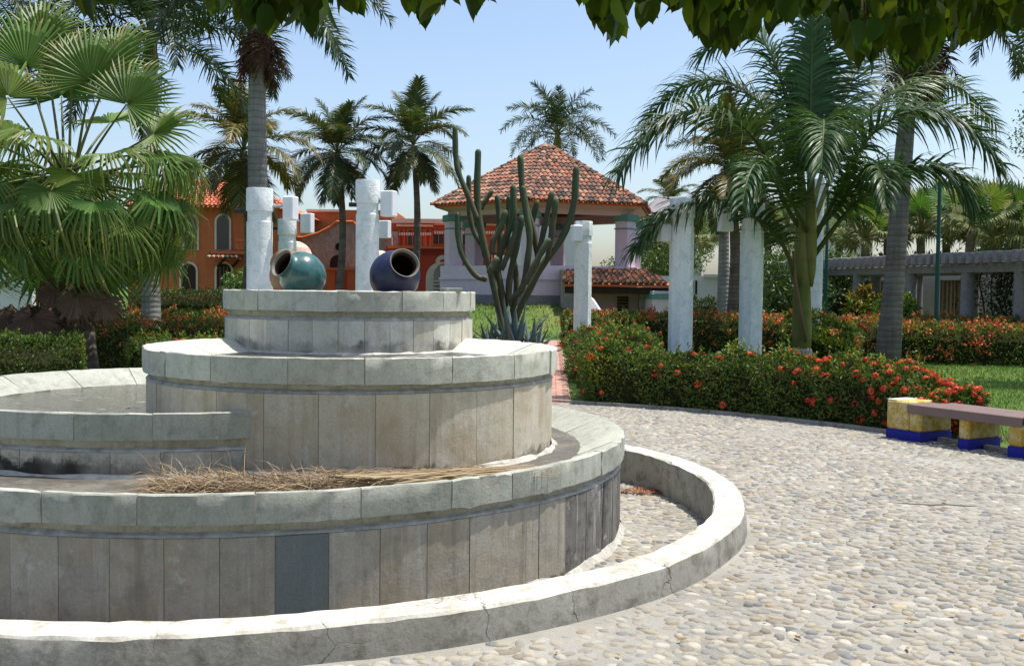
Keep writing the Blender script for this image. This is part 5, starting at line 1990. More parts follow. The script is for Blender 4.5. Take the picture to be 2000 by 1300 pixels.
RD = 54.0
rh = thing('red_house', 'brick red house with orange upper storey and white scalloped cornice', 'house', (at(830, 569, RD).x, RD, 0))
facade_box(MB(), 752, 960, 483, 640, RD, 8).build('ground_floor_wall', MAT['red'], rh)
facade_box(MB(), 757, 898, 481, 484.5, RD - .2, .6).build('terrace_coping', MAT['orange'], rh)
m = MB()
for k in range(24): facade_box(m, 786 + k * 4.6, 788 + k * 4.6, 489, 497, RD - .1, .12)
m.build('dentils', MAT['red'], rh)
facade_box(MB(), 762, 990, 434, 490, RD + 3, 5).build('upper_wall', MAT['terracotta'], rh)
facade_box(MB(), 752, 777, 452, 490, RD + 2.6, 3).build('stone_bay', MAT['ruststone'], rh)
facade_box(MB(), 765, 992, 429, 435, RD + 2.6, 5.5).build('roof_edge', MAT['cream'], rh)
for (u0, u1) in ((774, 846), (848, 990)):
    v0 = 438 if u0 < 800 else 435
    o = facade_box(MB(), u0, u1, v0, v0 + 4, RD + 2.75, .2).build('cornice', MAT['cream'], rh)
    m = MB()
    u = u0 + 2
    while u < u1 - 2:
        arch = arch_mb(u, v0 + 10, 3.4, v0 + 3.8, RD + 2.78, .12, 6)
        # scallops hang down: mirror the arch
        zt, zb = at(u, v0 + 3.8, RD).z, at(u, v0 + 10, RD).z
        m.add([(x, y, zt + zb - z) for x, y, z in arch.v], [f[::-1] for f in arch.f])
        u += 4.6
    m.build('scallop_row', MAT['cream'], o)
for (u0, u1, v0, v1) in ((846, 878, 455, 476), (797, 822, 450, 478), (900, 930, 455, 478)):
    f = facade_box(MB(), u0 - 3, u1 + 3, v0 - 3, v1 + 3, RD + 2.85, .3).build('window', MAT['orange'], rh)
    facade_box(MB(), u0, u1, v0, v1, RD + 2.8, .3).build('pane', MAT['glass'], f)
    for j in (1, 2):
        uu = u0 + (u1 - u0) * j / 3
        facade_box(MB(), uu - .6, uu + .6, v0, v1, RD + 2.74, .1).build('mullion', MAT['orange'], f)
for (u0, u1) in ((776, 782), (786, 792), (826, 834), (838, 843)):
    facade_box(MB(), u0, u1, 447, 483, RD + 2.9, .2).build('pilaster', MAT['orange'], rh)
# arched grey gateway before the red house
GD = 50.0
ga = thing('arched_gate', 'grey weathered arched wooden gate with cream stone surround', 'gate', (at(860, 569, GD).x, GD, 0))
arch_mb(862, 640, 62, 512, GD, 1.0).build('surround', MAT['cream'], ga)
arch_mb(870, 640, 48, 514, GD - .1, .4).build('gate_leaf', MAT['ruststone'], ga)
m = MB().lathe(at(866, 513, GD - .05), [(.17, 0), (.36, 0), (.36, .3), (.17, .3)], 16, ax=(Vector((1, 0, 0)), Vector((0, 0, 1)), Vector((0, -1, 0))), a0=0, a1=PI)
m.build('crest_arch', MAT['cream'], ga)
for v in (548, 554, 562): facade_box(MB(), 846, 894, v, v + 2.2, GD - .2, .12).build('rail', MAT['cream'], ga)

# white wall and long wall at the left edge, street strip
tag(facade_box(MB(), -260, 62, 528, 640, 38.0, .35).build('boundary_wall', MAT['white_wall']), 'low white boundary wall at the far left behind the fan palm', 'wall')
# white walls behind the right pillars and kiosk
ww_ = thing('garden_wall', 'white garden wall behind the right pillars', 'wall', (at(1340, 569, 48).x, 48, 0))
facade_box(MB(), 1180, 1425, 540, 655, 48.0, .4).build('wall_panel', MAT['white_wall'], ww_)
facade_box(MB(), 1375, 1432, 536, 541, 47.8, .8).build('wall_coping', MAT['white_wall'], ww_)
for u in (1351, 1358): facade_box(MB(), u, u + 4, 548, 575, 47.95, .2).build('slot', MAT['dark_void'], ww_)
tag(facade_box(MB(), 985, 1130, 432, 560, 75.0, 6).build('far_white_house', MAT['white_wall']), 'plain white house seen through the kiosk columns', 'house')
sl_ = MB()
q = [at(1262, 420, 62), at(1335, 415, 62), at(1318, 385, 66), at(1280, 388, 66)]
fg = thing('grey_roofed_house', 'house with sloping grey roof right of the kiosk roof', 'house', (at(1300, 569, 64).x, 64, 0))
facade_box(MB(), 1262, 1372, 415, 600, 62, 7).build('wall', MAT['white_wall'], fg)
a, b = at(1255, 420, 61.5), at(1378, 420, 61.5)
r0_, r1_ = at(1285, 384, 65), at(1340, 384, 65)
m = MB()
m.add([a, b, r1_, r0_, Vector((a.x, 69.5, a.z)), Vector((b.x, 69.5, b.z))], [(0, 1, 2, 3), (1, 5, 2), (5, 4, 3, 2), (4, 0, 3)])
m.build('roof', MAT['grey_plinth'], fg)
m = MB()
hb_ = thing('thatched_house', 'grey pyramid roofed house far behind the pergola palms', 'house', (at(1655, 569, 75).x, 78, 0))
facade_box(MB(), 1605, 1705, 455, 620, 75, 6).build('wall', MAT['cream'], hb_)
a, b, c = at(1595, 455, 74.5), at(1715, 455, 74.5), at(1655, 410, 78)
m.add([a, b, c, Vector((b.x, 81.5, b.z)), Vector((a.x, 81.5, a.z))], [(0, 1, 2), (1, 3, 2), (3, 4, 2), (4, 0, 2)])
m.build('roof', MAT['grey_plinth'], hb_)

# ------------------------------------------------------------------ pergola
A = Vector((9.2, 42.0, 0)); B = Vector((15.2, 22.0, 0))
pd = (B - A).normalized(); pn = Vector((pd.y, -pd.x, 0))
if pn.x < 0: pn = -pn          # away from the camera side, to the right
perg = thing('pergola', 'long grey concrete pergola with round columns along the right garden wall', 'pergola', A)
ZT = 2.86
L = (B - A).length
for off in (.25, 2.6):
    m = MB()
    c = (A + B) / 2 + pn * off
    m.box((c.x, c.y, ZT - .46), (L, .34, .24), math.atan2(pd.y, pd.x), .01)
    m.build('beam', MAT['concrete'], perg)
rm = MB().box((0, 0, 0), (3.4, .16, .33), 0, .012).mesh('rafter', MAT['concrete'])
k = int(L / .34)
for i in range(k):
    p = A + pd * (i * .34 + .1) + pn * 1.45
    adopt(link_mesh('rafter', rm, None, (p.x, p.y, ZT - .17 + random.uniform(-.012, .012)), (0, 0, math.atan2(pn.y, pn.x) + random.uniform(-.012, .012))), perg)


def along_u(u, off):
    r = ray(u, 569); kx = r.x / r.y
    o = A + pn * off
    # (o + pd*s).x = kx * (o+pd*s).y
    s = (kx * o.y - o.x) / (pd.x - kx * pd.y)
    return o + pd * s


for u in (1676, 1779, 1889, 1994, 1600):
    p = along_u(u, .25)
    MB().tube([Vector((p.x, p.y, z)) for z in (0, 1.2, ZT - .58)], [.19, .185, .18], 18).build('column', MAT['concrete'], perg, smooth_angle=.6)
    p2 = p + pn * 2.35
    MB().tube([Vector((p2.x, p2.y, z)) for z in (0, 1.2, ZT - .58)], [.19, .185, .18], 14).build('column', MAT['concrete'], perg, smooth_angle=.6)
pw = thing('slatted_wall', 'white wall with wooden slatted openings behind the pergola columns', 'wall', A + pn * 3.6)


def wall_seg(s0, s1, z0, z1, off, th, mat, name, parent):
    c = A + pd * ((s0 + s1) / 2) + pn * off
    return MB().box((c.x, c.y, (z0 + z1) / 2), (s1 - s0, th, z1 - z0), math.atan2(pd.y, pd.x)).build(name, mat, parent)


wall_seg(0, L, 0, .82, 3.6, .25, MAT['white_wall'], 'lower_wall', pw)
wall_seg(0, L, 2.15, 2.55, 3.6, .25, MAT['white_wall'], 'upper_wall', pw)


def s_of(u): return (along_u(u, 3.6) - A).dot(pd) - (pn * 3.6).dot(pd)


ops = [(1690, 1738), (1836, 1883), (1988, 2040)]
s_prev = 0
for (u0, u1) in ops:
    a0, a1 = sorted((s_of(u0), s_of(u1)))
    wall_seg(s_prev, a0, .82, 2.15, 3.6, .25, MAT['white_wall'], 'wall_pier', pw)
    nsl = max(6, int((a1 - a0) / .17))
    for i in range(nsl):
        ss = a0 + (a1 - a0) * (i + .5) / nsl
        wall_seg(ss - .05, ss + .05, .82, 2.15, 3.6 + random.uniform(-.01, .01), .06, MAT['wood_slat'], 'slat', pw)
    s_prev = a1
wall_seg(s_prev, L, .82, 2.15, 3.6, .25, MAT['white_wall'], 'wall_pier', pw)


# creepers on the pergola
def creeper(label, u, off, spread, n_, nst):
    p = along_u(u, off)
    t = thing('creeper', label, 'climbing plant', (p.x, p.y, 0), 'creepers on the pergola')
    Pk = []
    for i in range(nst):
        x = random.gauss(0, spread); y = random.gauss(0, .2)
        pts = [Vector((p.x + x + random.gauss(0, .1), p.y + y, z)) for z in np.linspace(0, 2.5, 6)]
        c = catmull(pts, 14)
        MB().tube(c, .022, 5).build('stem', MAT['bark'], t)
        Pk += c
    Pk = np.array([tuple(q) for q in Pk])
    P = Pk[rng.integers(0, len(Pk), n_)] + rng.normal(0, .14, (n_, 3))
    adopt(link_mesh('foliage', leaf_mesh('foliage', P, rand_dirs(n_), rand_dirs(n_), .10, .06, leaf_cols(n_, np.array([(.025, .05, .014), (.04, .075, .018)])), MAT['leaf'])), t)


creeper('dark creeper climbing the pergola in front of the leftmost columns', 1640, .9, .55, 2600, 5)
creeper('creeper hanging between the two right pergola columns', 1930, 1.2, .3, 900, 4)
creeper('dense creeper on the rightmost pergola column', 1965, .8, .25, 1800, 5)
# plants at the wall foot
box_hedge('shrub', 'yellow tipped croton shrub below the leftmost pergola column', [(11.0, 33.4), (12.0, 32.4)], .9, [1.7, 1.5], 2200, .16, seed=31, rough=.3, top_round=.6, cat='shrub', pal=np.array([(.10, .16, .03), (.22, .20, .03), (.06, .11, .02), (.28, .12, .03)]))
box_hedge('shrub', 'bright green shrub left of the grey palm trunk', [(11.4, 31.6), (12.0, 31.0)], .9, [1.5, 1.4], 2200, .14, seed=33, rough=.3, top_round=.6, cat='shrub', pal=np.array([(.10, .20, .03), (.08, .16, .025)]))

box_hedge('clipped_hedge', 'tall dark green hedge behind the fan palms beyond the pergola', [(12, 53), (19, 45), (25, 40)], 1.5, 3.3, 9000, .2, seed=35, rough=.3, group='clipped hedges', pal=np.array([(.05, .09, .02), (.07, .12, .03)]))
# lamp posts
for u, d, v0, lab in ((1830, 26.5, 330, 'dark green lamp post right of the grey palm trunk'), (1613, 34.0, 380, 'dark green lamp post behind the green palm')):
    p = at(u, 569, d); top = at(u, v0, d).z
    t = thing('lamp_post', lab, 'lamp post', (p.x, p.y, 0), 'green lamp posts')
    MB().tube([Vector((p.x, p.y, z)) for z in (0, .5, .52, top)], [.10, .09, .06, .045], 12).build('post', MAT['green_metal'], t, smooth_angle=.6)
    MB().tube([Vector((p.x, p.y, top)), Vector((p.x, p.y, top + .12)), Vector((p.x, p.y, top + .15))], [.06, .15, .04], 12).build('lamp_head', MAT['green_metal'], t)

# ------------------------------------------------------------------ palms
# foreground royal palm
RP = at(1566, 569, 17.0); RP.z = 0
rp = thing('royal_palm', 'young royal palm with swollen green trunk behind the front hedge', 'palm tree', RP)
zc = at(1570, 480, 17).z
pts = [(1566, 17, 0, .22), (1566, 17, .3, .225), (1566, 17, .62, .21), (1566, 17, .72, .17)]
MB().tube([Vector((RP.x, 17, z)) for _, _, z, _ in pts], [r for *_, r in pts], 18).build('root_base', MAT['trunk'], rp, smooth=True)
tp = [at(1566, v, 17) for v in (678, 650, 600, 550, 500, 450, 410, 370, 330)]
MB().tube(tp, [.15, .16, .152, .135, .115, .098, .085, .065, .04], 18).build('crownshaft', MAT['shaft'], rp, smooth=True)
MB().tube([at(1584, v, 16.95) for v in (560, 530, 490, 440, 390, 340)], [.03, .075, .095, .095, .08, .05], 14).build('sheath', MAT['shaft'], rp, smooth=True)
b = MB(); b.col = (.2, .12, .07)
b.tube([at(1549, 490, 16.78), at(1553, 545, 16.75), at(1562, 600, 16.74), at(1575, 668, 16.76)], [.02, .028, .026, .03], 6).build('dry_stalk', MAT['dead'], rp, smooth=True)
RF = [
    ([(1575, 470, 17), (1530, 390, 16.9), (1480, 280, 16.6), (1390, 215, 16.3), (1280, 245, 16.0), (1205, 340, 15.8)], .80),
    ([(1590, 470, 17), (1640, 370, 16.9), (1700, 265, 16.7), (1790, 215, 16.5), (1890, 245, 16.3), (1955, 330, 16.2)], .80),
    ([(1590, 500, 17), (1650, 420, 16.7), (1720, 360, 16.4), (1800, 328, 16.2), (1870, 350, 16.0), (1915, 420, 15.9)], .68),
    ([(1556, 560, 16.9), (1530, 480, 16.6), (1460, 415, 16.3), (1380, 395, 16.1), (1300, 420, 15.9), (1235, 490, 15.8)], .62),
    ([(1575, 430, 17), (1590, 330, 16.8), (1602, 262, 16.2), (1608, 235, 15.5), (1608, 260, 14.8), (1604, 330, 14.4)], .75),
    ([(1580, 440, 17), (1585, 280, 17.1), (1595, 130, 17.2), (1620, 50, 17.2), (1680, 40, 17.0), (1740, 100, 16.8)], .80),
    ([(1580, 440, 17), (1560, 300, 17.2), (1530, 170, 17.4), (1490, 80, 17.6), (1430, 60, 17.8), (1370, 110, 18)], .75),
    ([(1580, 450, 17), (1560, 340, 17.3), (1500, 220, 17.8), (1420, 160, 18.3), (1330, 170, 18.8), (1260, 235, 19.2)], .75),
    ([(1585, 450, 17), (1630, 330, 17.3), (1700, 215, 17.8), (1790, 160, 18.2), (1880, 175, 18.6), (1945, 245, 19)], .70),
    ([(1580, 440, 17.0), (1610, 320, 17.4), (1650, 190, 18.0), (1690, 110, 18.6), (1750, 90, 19.3), (1810, 120, 20)], .7),
    ([(1580, 460, 17), (1545, 390, 16.4), (1510, 335, 15.8), (1480, 320, 15.2), (1462, 345, 14.8), (1450, 400, 14.5)], .6),
    ([(1580, 420, 17), (1583, 220, 17), (1586, 60, 17), (1590, -60, 17.1)], .5),
    ([(1585, 460, 17), (1640, 400, 16.6), (1680, 340, 16.0), (1705, 320, 15.4), (1722, 345, 14.9), (1730, 400, 14.6)], .55),
]
for i, (c, ll) in enumerate(RF):
    fm = feather([at(u, v, d) for u, v, d in c], 150, ll * 1.25, .042, .85, .18, .20, .045, (.042, .092, .028), plum=.38, seed=40 + i, kseg=5, rcol=(.07, .10, .025), tip_ll=.45)
    fm.build('frond', MAT['frond'], rp)

# big fan palm at the left
FK = 1.1
FP = at(150, 569, 14.6 * FK); FP.z = 0
fp = thing('fan_palm', 'large fan palm with drooping split leaves at the left', 'palm tree', FP)
cr0 = at(135, 345, 14.6 * FK)
trunk(FP, (cr0.x, cr0.y, cr0.z - .3), .34, .20, MAT['trunk_brown'], .15, parent=fp)
fan_spec = [
    (178, 158, 14.4, (0, .1, 1), (.15, -1, .15), 0, .98), (247, 204, 14.0, (.62, .1, .75), (-.25, -1, .3), 0, .92), (100, 372, 13.2, (0, -.6, -.8), (0, -.7, .75), 2, .95),
    (50, 130, 14.9, (-.3, .1, .95), (.4, -.8, .2), 0, 1.05), (15, 190, 14.2, (-.6, -.2, .7), (.4, -.6, .6), 1, 1.0), (300, 262, 14.3, (.8, -.2, .3), (-.2, -.7, .7), 1, .85),
    (285, 300, 13.9, (.95, -.1, -.2), (.1, -.3, .95), 3, .9), (330, 300, 14.6, (1, 0, -.25), (.2, -.1, 1), 4, .95), (300, 380, 13.8, (.75, -.3, -.65), (.6, -.3, .7), 3, .95),
    (235, 425, 13.4, (.4, -.5, -.75), (.3, -.8, .55), 3, .95), (165, 470, 13.3, (.1, -.4, -.9), (.05, -.9, .4), 2, .9), (50, 455, 13.4, (-.3, -.4, -.85), (-.2, -.9, .4), 3, .95),
    (0, 360, 13.7, (-.8, -.3, -.5), (-.4, -.4, .8), 3, .95), (30, 265, 13.9, (-.7, -.5, .2), (-.1, -.6, .8), 2, .95), (80, 270, 13.5, (-.3, -.8, .1), (0, -.5, .85), 2, .85),
    (215, 300, 13.6, (.4, -.7, -.1), (.1, -.6, .8), 2, .8), (120, 190, 15.3, (-.1, .5, .9), (0, -.9, .4), 0, 1.0), (215, 240, 15.6, (.4, .8, .5), (-.2, -.5, .8), 1, .95),
    (330, 345, 15.4, (.9, .5, -.2), (.3, .2, .9), 4, .9), (20, 320, 15.6, (-.8, .6, .0), (-.3, .2, .9), 3, .95), (270, 470, 14.6, (.55, .1, -.85), (.85, -.2, .5), 3, .9),
    (200, 520, 14.0, (.3, -.2, -.95), (.4, -.85, .3), 5, .8), (90, 520, 14.0, (-.1, -.3, -.95), (-.1, -.95, .2), 5, .85), (10, 490, 14.4, (-.5, .1, -.85), (-.8, -.4, .4), 3, .9),
    (-60, 260, 14.5, (-.9, 0, .2), (-.1, -.2, 1), 2, 1.0), (-60, 420, 14.2, (-.8, -.2, -.6), (-.6, -.3, .7), 3, 1.0), (140, 130, 14.9, (.05, .2, 1), (-.2, -1, .1), 1, .8),
    (345, 430, 14.9, (.7, .1, -.7), (.8, 0, .6), 4, .9), (185, 395, 13.1, (.2, -.8, -.5), (.1, -.5, .85), 4, .85), (30, 395, 13.3, (-.4, -.7, -.55), (-.2, -.5, .8), 4, .85),
    (255, 340, 15.8, (.5, .9, 0), (.1, 0, 1), 3, .9), (110, 300, 16.0, (-.2, 1, .1), (0, 0, 1), 3, .9),
    (350, 320, 14.2, (.95, -.2, -.3), (.3, -.5, .8), 4, .8), (330, 400, 14.0, (.8, -.3, -.55), (.5, -.6, .6), 4, .85), (310, 490, 14.2, (.5, -.2, -.85), (.6, -.7, .3), 3, .8), (130, 420, 13.2, (.0, -.7, -.7), (0, -.6, .75), 4, .85),
    (225, 120, 15.0, (.35, .2, .9), (-.3, -.9, .2), 0, .85), (85, 80, 15.2, (-.1, .1, 1), (.1, -1, .1), 1, .9)]
rl = random.Random(5)
for i in range(12):       # older leaves hanging round the crown
    az = i * 2.399 + .4
    dx, dy = math.cos(az), math.sin(az)
    el_ = rl.uniform(-.75, .15)
    hub = (cr0 + Vector((dx, dy, el_)) * rl.uniform(.9, 1.35))
    uu, vv = project(hub)
    fan_spec.append((uu, vv, hub.y / FK, (dx * .6, dy * .6, -.75 + el_ * .3), (dx * .7, dy * .7, .55), rl.choice((3, 4, 2)), rl.uniform(.8, 1.0)))
for (u, v, d, fw, nm, mi, sc_) in fan_spec:
    add_fan(fp, cr0 + Vector((random.uniform(-.1, .1), random.uniform(-.1, .1), random.uniform(-.25, .1))), at(u, v, d * FK), fw, nm, FANS[mi], sc_ * FK)
for (u, v, d, sc_, ang_) in ((62, 618, 13.9, .75, 0), (30, 612, 14.2, .7, .4), (150, 575, 14.1, .75, .2), (195, 590, 14.2, .6, -.3), (165, 560, 14.9, .8, 1.2), (110, 560, 14.3, .7, .5)):
    p = at(u, v, d * 1.05)
    adopt(link_mesh('dead_leaf', FANDEAD[int(u) % 2], None, p, orient((.25 * math.sin(ang_), -.35, -.9), (.1, -.9, .35)), sc_), fp)

# tall royal palm trunk, left of centre
tb = at(503, 569, 21.5); tb.z = 0
palm('royal_palm', 'tall palm with smooth ringed grey trunk behind the leftmost pillar', tb, (tb.x, tb.y, at(503, 35, 21.5).z), .25, .155, ROYAL[:4], 26, MAT['trunk'], 'royal palms', scale=.92, bulge=.15, dead=(DEADF, 24, .72))
tb = at(1752, 569, 23.5); tb.z = 0
palm('royal_palm', 'tall palm with leaning grey trunk and brown skirt on the right', tb + Vector((-.18, 0, 0)), (tb.x + .25, tb.y, at(1752, 30, 23.5).z), .25, .16, ROYAL[:4], 22, MAT['trunk_tan'], 'royal palms', scale=1.0, bulge=.2, dead=(DEADF, 30, 1.1))
tb = at(295, 569, 27); tb.z = 0
palm('royal_palm', 'dark feathery royal palm rising behind the fan palm', tb, (tb.x, tb.y, at(295, 130, 27).z), .24, .17, ROYAL, 24, MAT['trunk'], 'royal palms', scale=1.25, bulge=.2, shaft=.8)
tb = at(1995, 569, 30); tb.z = 0
palm('royal_palm', 'dark feathery palm crown at the upper right corner', tb + Vector((1.0, 0, 0)), (tb.x + 1.0, tb.y, at(1995, 10, 30).z), .25, .18, ROYAL, 20, MAT['trunk'], 'royal palms', scale=1.2, shaft=.5)
tb = at(-40, 569, 24); tb.z = 0
palm('royal_palm', 'dark palm crown entering at the upper left corner', tb, (tb.x, tb.y, at(-60, 20, 24).z), .25, .18, ROYAL, 18, MAT['trunk'], 'royal palms', scale=1.0, shaft=.5)
# coconut palms
for (u, vt, d, lib, s_, lab, ln, nf) in ((655, 300, 50, COCO, 1.0, 'coconut palm in front of the stone house', .3, 26), (803, 285, 50, COCO, 1.05, 'coconut palm in front of the red house, left of the cactus', .25, 24), (472, 295, 36, COCOY, .92, 'yellowing coconut palm behind the tall grey trunk', .2, 26),
                                         (1424, 335, 30, COCOY, .8, 'shaggy palm with thin trunk behind the right pillars', .15, 22), (1305, 400, 80, COCO, .9, 'far palm showing right of the kiosk roof', .2, 16)):
    tb = at(u, 569, d); tb.z = 0
    palm('coconut_palm', lab, tb, (at(u + 4, vt, d).x, d, at(u, vt, d).z), .2 if d > 40 else .16, .13, lib, nf, MAT['trunk_brown'], 'coconut palms', lean=(ln, 0), scale=s_, bulge=.4)
tb = at(1085, 569, 62); tb.z = 0
palm('royal_palm', 'royal palm crown rising directly behind the kiosk roof', tb, (tb.x, 62, at(1085, 290, 62).z), .28, .2, ROYAL, 24, MAT['trunk'], 'royal palms', scale=1.15, shaft=1.0)
for (u, d, v, lab) in ((1412, 33, 420, 'slim grey palm trunk just right of the cracked pillar'),):
    tb = at(u, 569, d); tb.z = 0
    palm('royal_palm', lab, tb, (tb.x, d, at(u, 330, d).z), .2, .14, ROYAL, 14, MAT['trunk'], 'royal palms', scale=.7)

# fan palms over the garden wall (right background)
BGF = [fan_leaf(60 + i, .95, 140, 26, [.1, .35, .8][i], col=[(.075, .15, .03), (.095, .165, .036), (.15, .175, .055)][i], tipc=(.30, .27, .11)).mesh('fan_leaf', MAT['fan']) for i in range(3)]


def far_fan(lab, u, v, d, R, nl=30):
    c = at(u, v, d)
    t = thing('fan_palm', lab, 'palm tree', (c.x, c.y, 0), 'fan palms beyond the garden wall')
    trunk((c.x, c.y, 0), (c.x, c.y, c.z - .1), .2, .16, MAT['trunk_brown'], parent=t)
    for i in range(nl):
        f = i / nl; az = i * 2.399; el = math.radians(86 - 96 * f ** .8)
        dr = Vector((math.cos(az) * math.cos(el), math.sin(az) * math.cos(el), math.sin(el)))
        hub = c + dr * R * random.uniform(.55, .95)
        fw = (dr + Vector((random.gauss(0, .25), random.gauss(0, .25), -.15))).normalized()
        nm = Vector((random.gauss(0, .3), -.75, .55))
        adopt(link_mesh('fan_leaf', BGF[min(2, int(f * 3))], None, hub, orient(fw, nm), R * random.uniform(.48, .66)), t)
        adopt(link_mesh('petiole', MB().tube([c, hub], .03, 4).mesh('petiole', MAT['shaft'])), t)


ff = [(1500, 470, 48, 1.5), (1560, 455, 44, 1.5), (1640, 450, 45, 1.6), (1690, 465, 42, 1.4), (1735, 440, 46, 1.6), (1800, 455, 42, 1.5), (1850, 445, 44, 1.6), (1895, 440, 40, 1.5), (1945, 450, 42, 1.6), (1985, 455, 40, 1.5), (2050, 450, 40, 1.5), (1350, 470, 56, 1.5)]
ords = ['leftmost fan palm behind the white pillars over the wall', 'fan palm over the wall just left of the green palm trunk', 'fan palm over the wall right of the green palm trunk', 'pale low fan palm left of the grey palm trunk over the pergola', 'taller fan palm directly behind the grey palm trunk', 'fan palm right of the grey palm trunk over the pergola', 'fan palm behind the nearer green lamp post', 'fan palm right of the nearer green lamp post', 'second fan palm from the right edge over the pergola', 'rightmost fan palm in view over the pergola', 'fan palm just outside the right edge over the pergola', 'fan palm beyond the white garden wall behind the cracked pillar']
for (u, v, d, R), lab in zip(ff, ords): far_fan(lab, u, v, d, R)


# leafy trees ---------------------------------------------------------------
def leafy_tree(name, lab, base, h, R, nl, L, pal, tr=.12, flat=.75, group=None, clumps=26, gap=.35):
    t = thing(name, lab, 'tree', base, group)
    base = Vector(base)
    trunk(base, base + Vector((0, 0, h * .6)), tr, tr * .5, MAT['bark'], .3, parent=t)
    cen = base + Vector((0, 0, h))
    Ps, cl = [], []
    for i in range(clumps):
        d = rand_dirs(1)[0]; r = R * rng.uniform(.35, 1)
        c = np.array(cen) + d * np.array([r, r, r * flat])
        cl.append(c)
        MB().tube([base + Vector((0, 0, h * .5)), (Vector(c) + base + Vector((0, 0, h * .7))) / 2, Vector(c)], [tr * .35, tr * .2, tr * .06], 5).build('limb', MAT['bark'], t) if i % 3 == 0 else None
        n_ = nl // clumps
        q = rand_dirs(n_) * (rng.uniform(0, 1, (n_, 1)) ** .5) * R * gap
        Ps.append(c + q * np.array([1, 1, .7]))
    P = np.concatenate(Ps); n_ = len(P)
    D = rand_dirs(n_) + np.array([0, 0, -.2])
    adopt(link_mesh('crown', leaf_mesh('crown', P, D, rand_dirs(n_) + np.array([0, 0, .8]), rng.uniform(.7, 1.3, n_) * L, L * .5, leaf_cols(n_, pal), MAT['leaf'])), t)


LG = np.array([(.09, .17, .03), (.12, .2, .04), (.07, .13, .025)])
DG = np.array([(.05, .095, .024), (.07, .125, .028), (.04, .075, .02)])
leafy_tree('feathery_tree', 'light feathery green tree at the right edge', (at(2120, 569, 19).x, 19, 0), at(2010, 260, 19).z - .2, 1.6, 11000, .07, LG, clumps=30, gap=.3)
leafy_tree('background_tree', 'bright green tree behind the fan palm at the left edge', (-13.5, 26, 0), 3.4, 2.2, 9000, .14, LG)
leafy_tree('background_tree', 'dark tree behind the fan palm crown', (-13.2, 33, 0), 3.2, 2.0, 8000, .14, DG)
leafy_tree('background_tree', 'dark bushy tree between the mint pillar and the green palm', (at(1500, 569, 36).x, 36, 0), 1.7, 2.0, 9000, .13, DG)
leafy_tree('background_tree', 'dark tree under the left end of the pergola', (at(1575, 569, 40).x, 40, 0), 1.9, 1.8, 7000, .13, DG)
leafy_tree('background_tree', 'green tree seen between the kiosk and the cracked pillar', (at(1285, 569, 60).x, 60, 0), 3.6, 3.0, 8000, .2, np.array([(.07, .12, .03), (.10, .14, .04)]))
leafy_tree('background_tree', 'round grey green tree far right beyond the fan palms', (at(1965, 569, 60).x, 60, 0), 5.4, 2.4, 7000, .2, np.array([(.06, .10, .04), (.08, .12, .05)]))
leafy_tree('background_tree', 'small light green bush before the orange house door', (at(472, 569, 44).x, 44, 0), 1.6, 1.0, 3000, .12, LG)
leafy_tree('background_tree', 'tree mass far left beyond the white wall', (-26, 52, 0), 4.5, 4.5, 8000, .28, DG)
leafy_tree('background_tree', 'tree mass far right beyond the pergola', (36, 70, 0), 4.0, 5.0, 8000, .3, DG)

# ------------------------------------------------------------------ overhanging tree above the viewer
ot = thing('overhanging_tree', 'dark leafy branches of a broad-leaved tree hanging into the top of the view', 'tree', (2.6, -3.2, 0))
trunk((2.6, -3.2, 0), (2.2, -2.4, 3.4), .32, .22, MAT['bark'], .3, parent=ot)
limbs = [[(2.2, -2.4, 3.3), (1.9, 0.2, 3.9), (1.2, 2.2, 3.75), (.9, 3.6, 3.25)], [(2.2, -2.4, 3.3), (2.0, .6, 3.8), (2.0, 2.6, 3.5), (1.7, 4.2, 3.1)], [(2.2, -2.4, 3.3), (.4, -.4, 3.9), (-.6, 1.8, 3.7), (-.8, 3.4, 3.15)], [(1.9, .2, 3.9), (.8, 1.8, 3.7), (.1, 3.2, 3.2)], [(.4, -.4, 3.9), (-1.0, 1.2, 3.7), (-1.5, 3.0, 3.2)]]
for l in limbs: MB().tube(catmull(l, 12), list(np.linspace(.09, .018, 12)), 8).build('limb', MAT['bark'], ot, smooth=True)


def broad_leaf(seed, L=.115, W=.075):
    rs = random.Random(seed)
    m = MB()
    m.col = [(.035, .07, .012), (.028, .058, .011), (.05, .09, .014)][seed % 3]
    prof = [(0, .0), (.05, .32), (.17, .50), (.36, .56), (.58, .49), (.75, .32), (.86, .14), (.92, .05), (1.0, 0)]
    vs, fs = [], []
    cv = rs.uniform(.05, .2)
    for f, w in prof:
        z = -cv * L * f * f
        vs += [Vector((f * L, 0, z)), Vector((f * L, w * W, z + w * W * .35)), Vector((f * L, -w * W, z + w * W * .35))]
    for i in range(len(prof) - 1):
        a = 3 * i
        fs += [(a, a + 3, a + 4, a + 1), (a, a + 2, a + 5, a + 3)]
    m.add(vs, fs)
    m.col = (.10, .12, .03)
    m.tube([Vector((-.035, 0, .005)), Vector((0, 0, 0))], .0012, 3, cap=False)
    return m.mesh('leaf', MAT['overleaf'], True)


OL = [broad_leaf(i, .118 + .012 * (i % 3), .07 + .006 * (i % 4)) for i in range(6)]
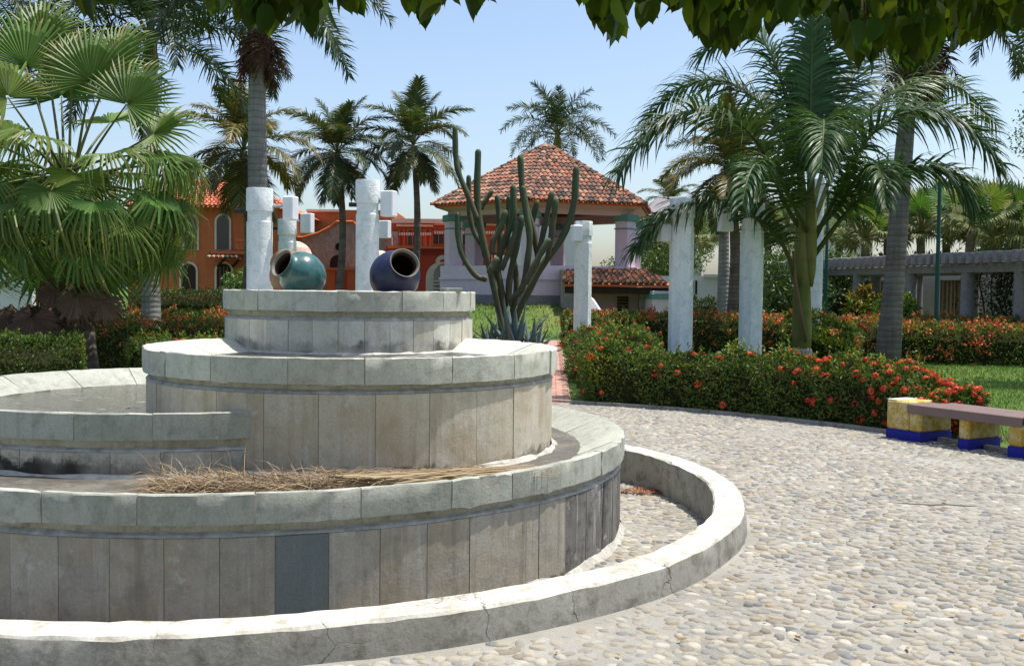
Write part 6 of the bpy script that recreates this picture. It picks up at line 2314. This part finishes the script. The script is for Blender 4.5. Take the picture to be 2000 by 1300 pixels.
# lower outline of the leaves in the photograph: (u0, u1, lowest v, leaf count)
clus = [(128, 235, 34, 9), (372, 470, 46, 16), (470, 560, 68, 22), (560, 640, 62, 18), (640, 715, 28, 13), (785, 865, 62, 14), (865, 960, 34, 14),
        (1130, 1185, 34, 12), (1155, 1225, 92, 20), (1225, 1300, 56, 18), (1300, 1370, 40, 16), (1360, 1470, 112, 44), (1470, 1560, 62, 26), (1560, 1650, 56, 26), (1640, 1740, 132, 42), (1740, 1830, 140, 44), (1830, 1910, 112, 38), (1900, 2000, 84, 38), (2000, 2120, 90, 22)]
twig = MB(); twig.col = (.09, .07, .05)
for (u0, u1, vmax, n_) in clus:
    vmax -= 8
    dc = random.uniform(2.9, 3.6)
    w = (u1 - u0)
    tips = []
    for i in range(int(n_ * 1.9)):
        u = random.uniform(u0, u1)
        v = vmax - 62 - abs(random.gauss(0, 1)) * 55 * (1 if vmax > 60 else .6) + 18 * math.cos((u - (u0 + u1) / 2) / w * 5)
        d = dc + random.gauss(0, .16)
        p = at(u, v, d)
        az = random.uniform(0, 2 * PI)
        fw = Vector((math.cos(az) * .38, math.sin(az) * .38, -1))
        a2 = random.gauss(-PI / 2, .9)
        nm = Vector((math.cos(a2), math.sin(a2), .35))
        adopt(link_mesh('leaf', OL[random.randrange(6)], None, p, orient(fw, nm), random.choice((.42, .52, .62, .7, .76, .84))), ot)
        tips.append(p)
    for tps in range(6):
        q = random.choice(tips)
        hub = at((u0 + u1) / 2 + random.uniform(-20, 20), -190, dc - .1)
        twig.tube(catmull([hub + Vector((random.uniform(-.1, .1), -.1, .1)), (hub + q) / 2 + Vector((0, 0, .02)), q + Vector((0, 0, .03))], 7), [.005, .0045, .004, .0035, .003, .0025, .002], 5)
twig.build('twigs', MAT['bark'], ot)
# canopy above the frame that the branches belong to
n_ = 22000
P = np.stack([rng.uniform(-2.6, 4.4, n_), rng.uniform(-.6, 3.1, n_), rng.normal(3.5, .3, n_)], 1)
lim = np.array([at(1000, -60, max(y, .2)).z for y in P[:, 1]])
P = P[(P[:, 2] > lim + .05)]
n_ = len(P)
D = rng.normal(0, .5, (n_, 3)); D[:, 2] = -1
o = link_mesh('upper_leaves', leaf_mesh('upper_leaves', P, D, rand_dirs(n_) + np.array([0, 0, .5]), .12, .08, leaf_cols(n_, np.array([(.055, .10, .018), (.045, .085, .016)])), MAT['leaf']))
tag(o, kind='stuff'); adopt(o, ot)
print('objects', len(bpy.data.objects), 'tris', sum(len(o.data.polygons) for o in bpy.data.objects if o.type == 'MESH'))
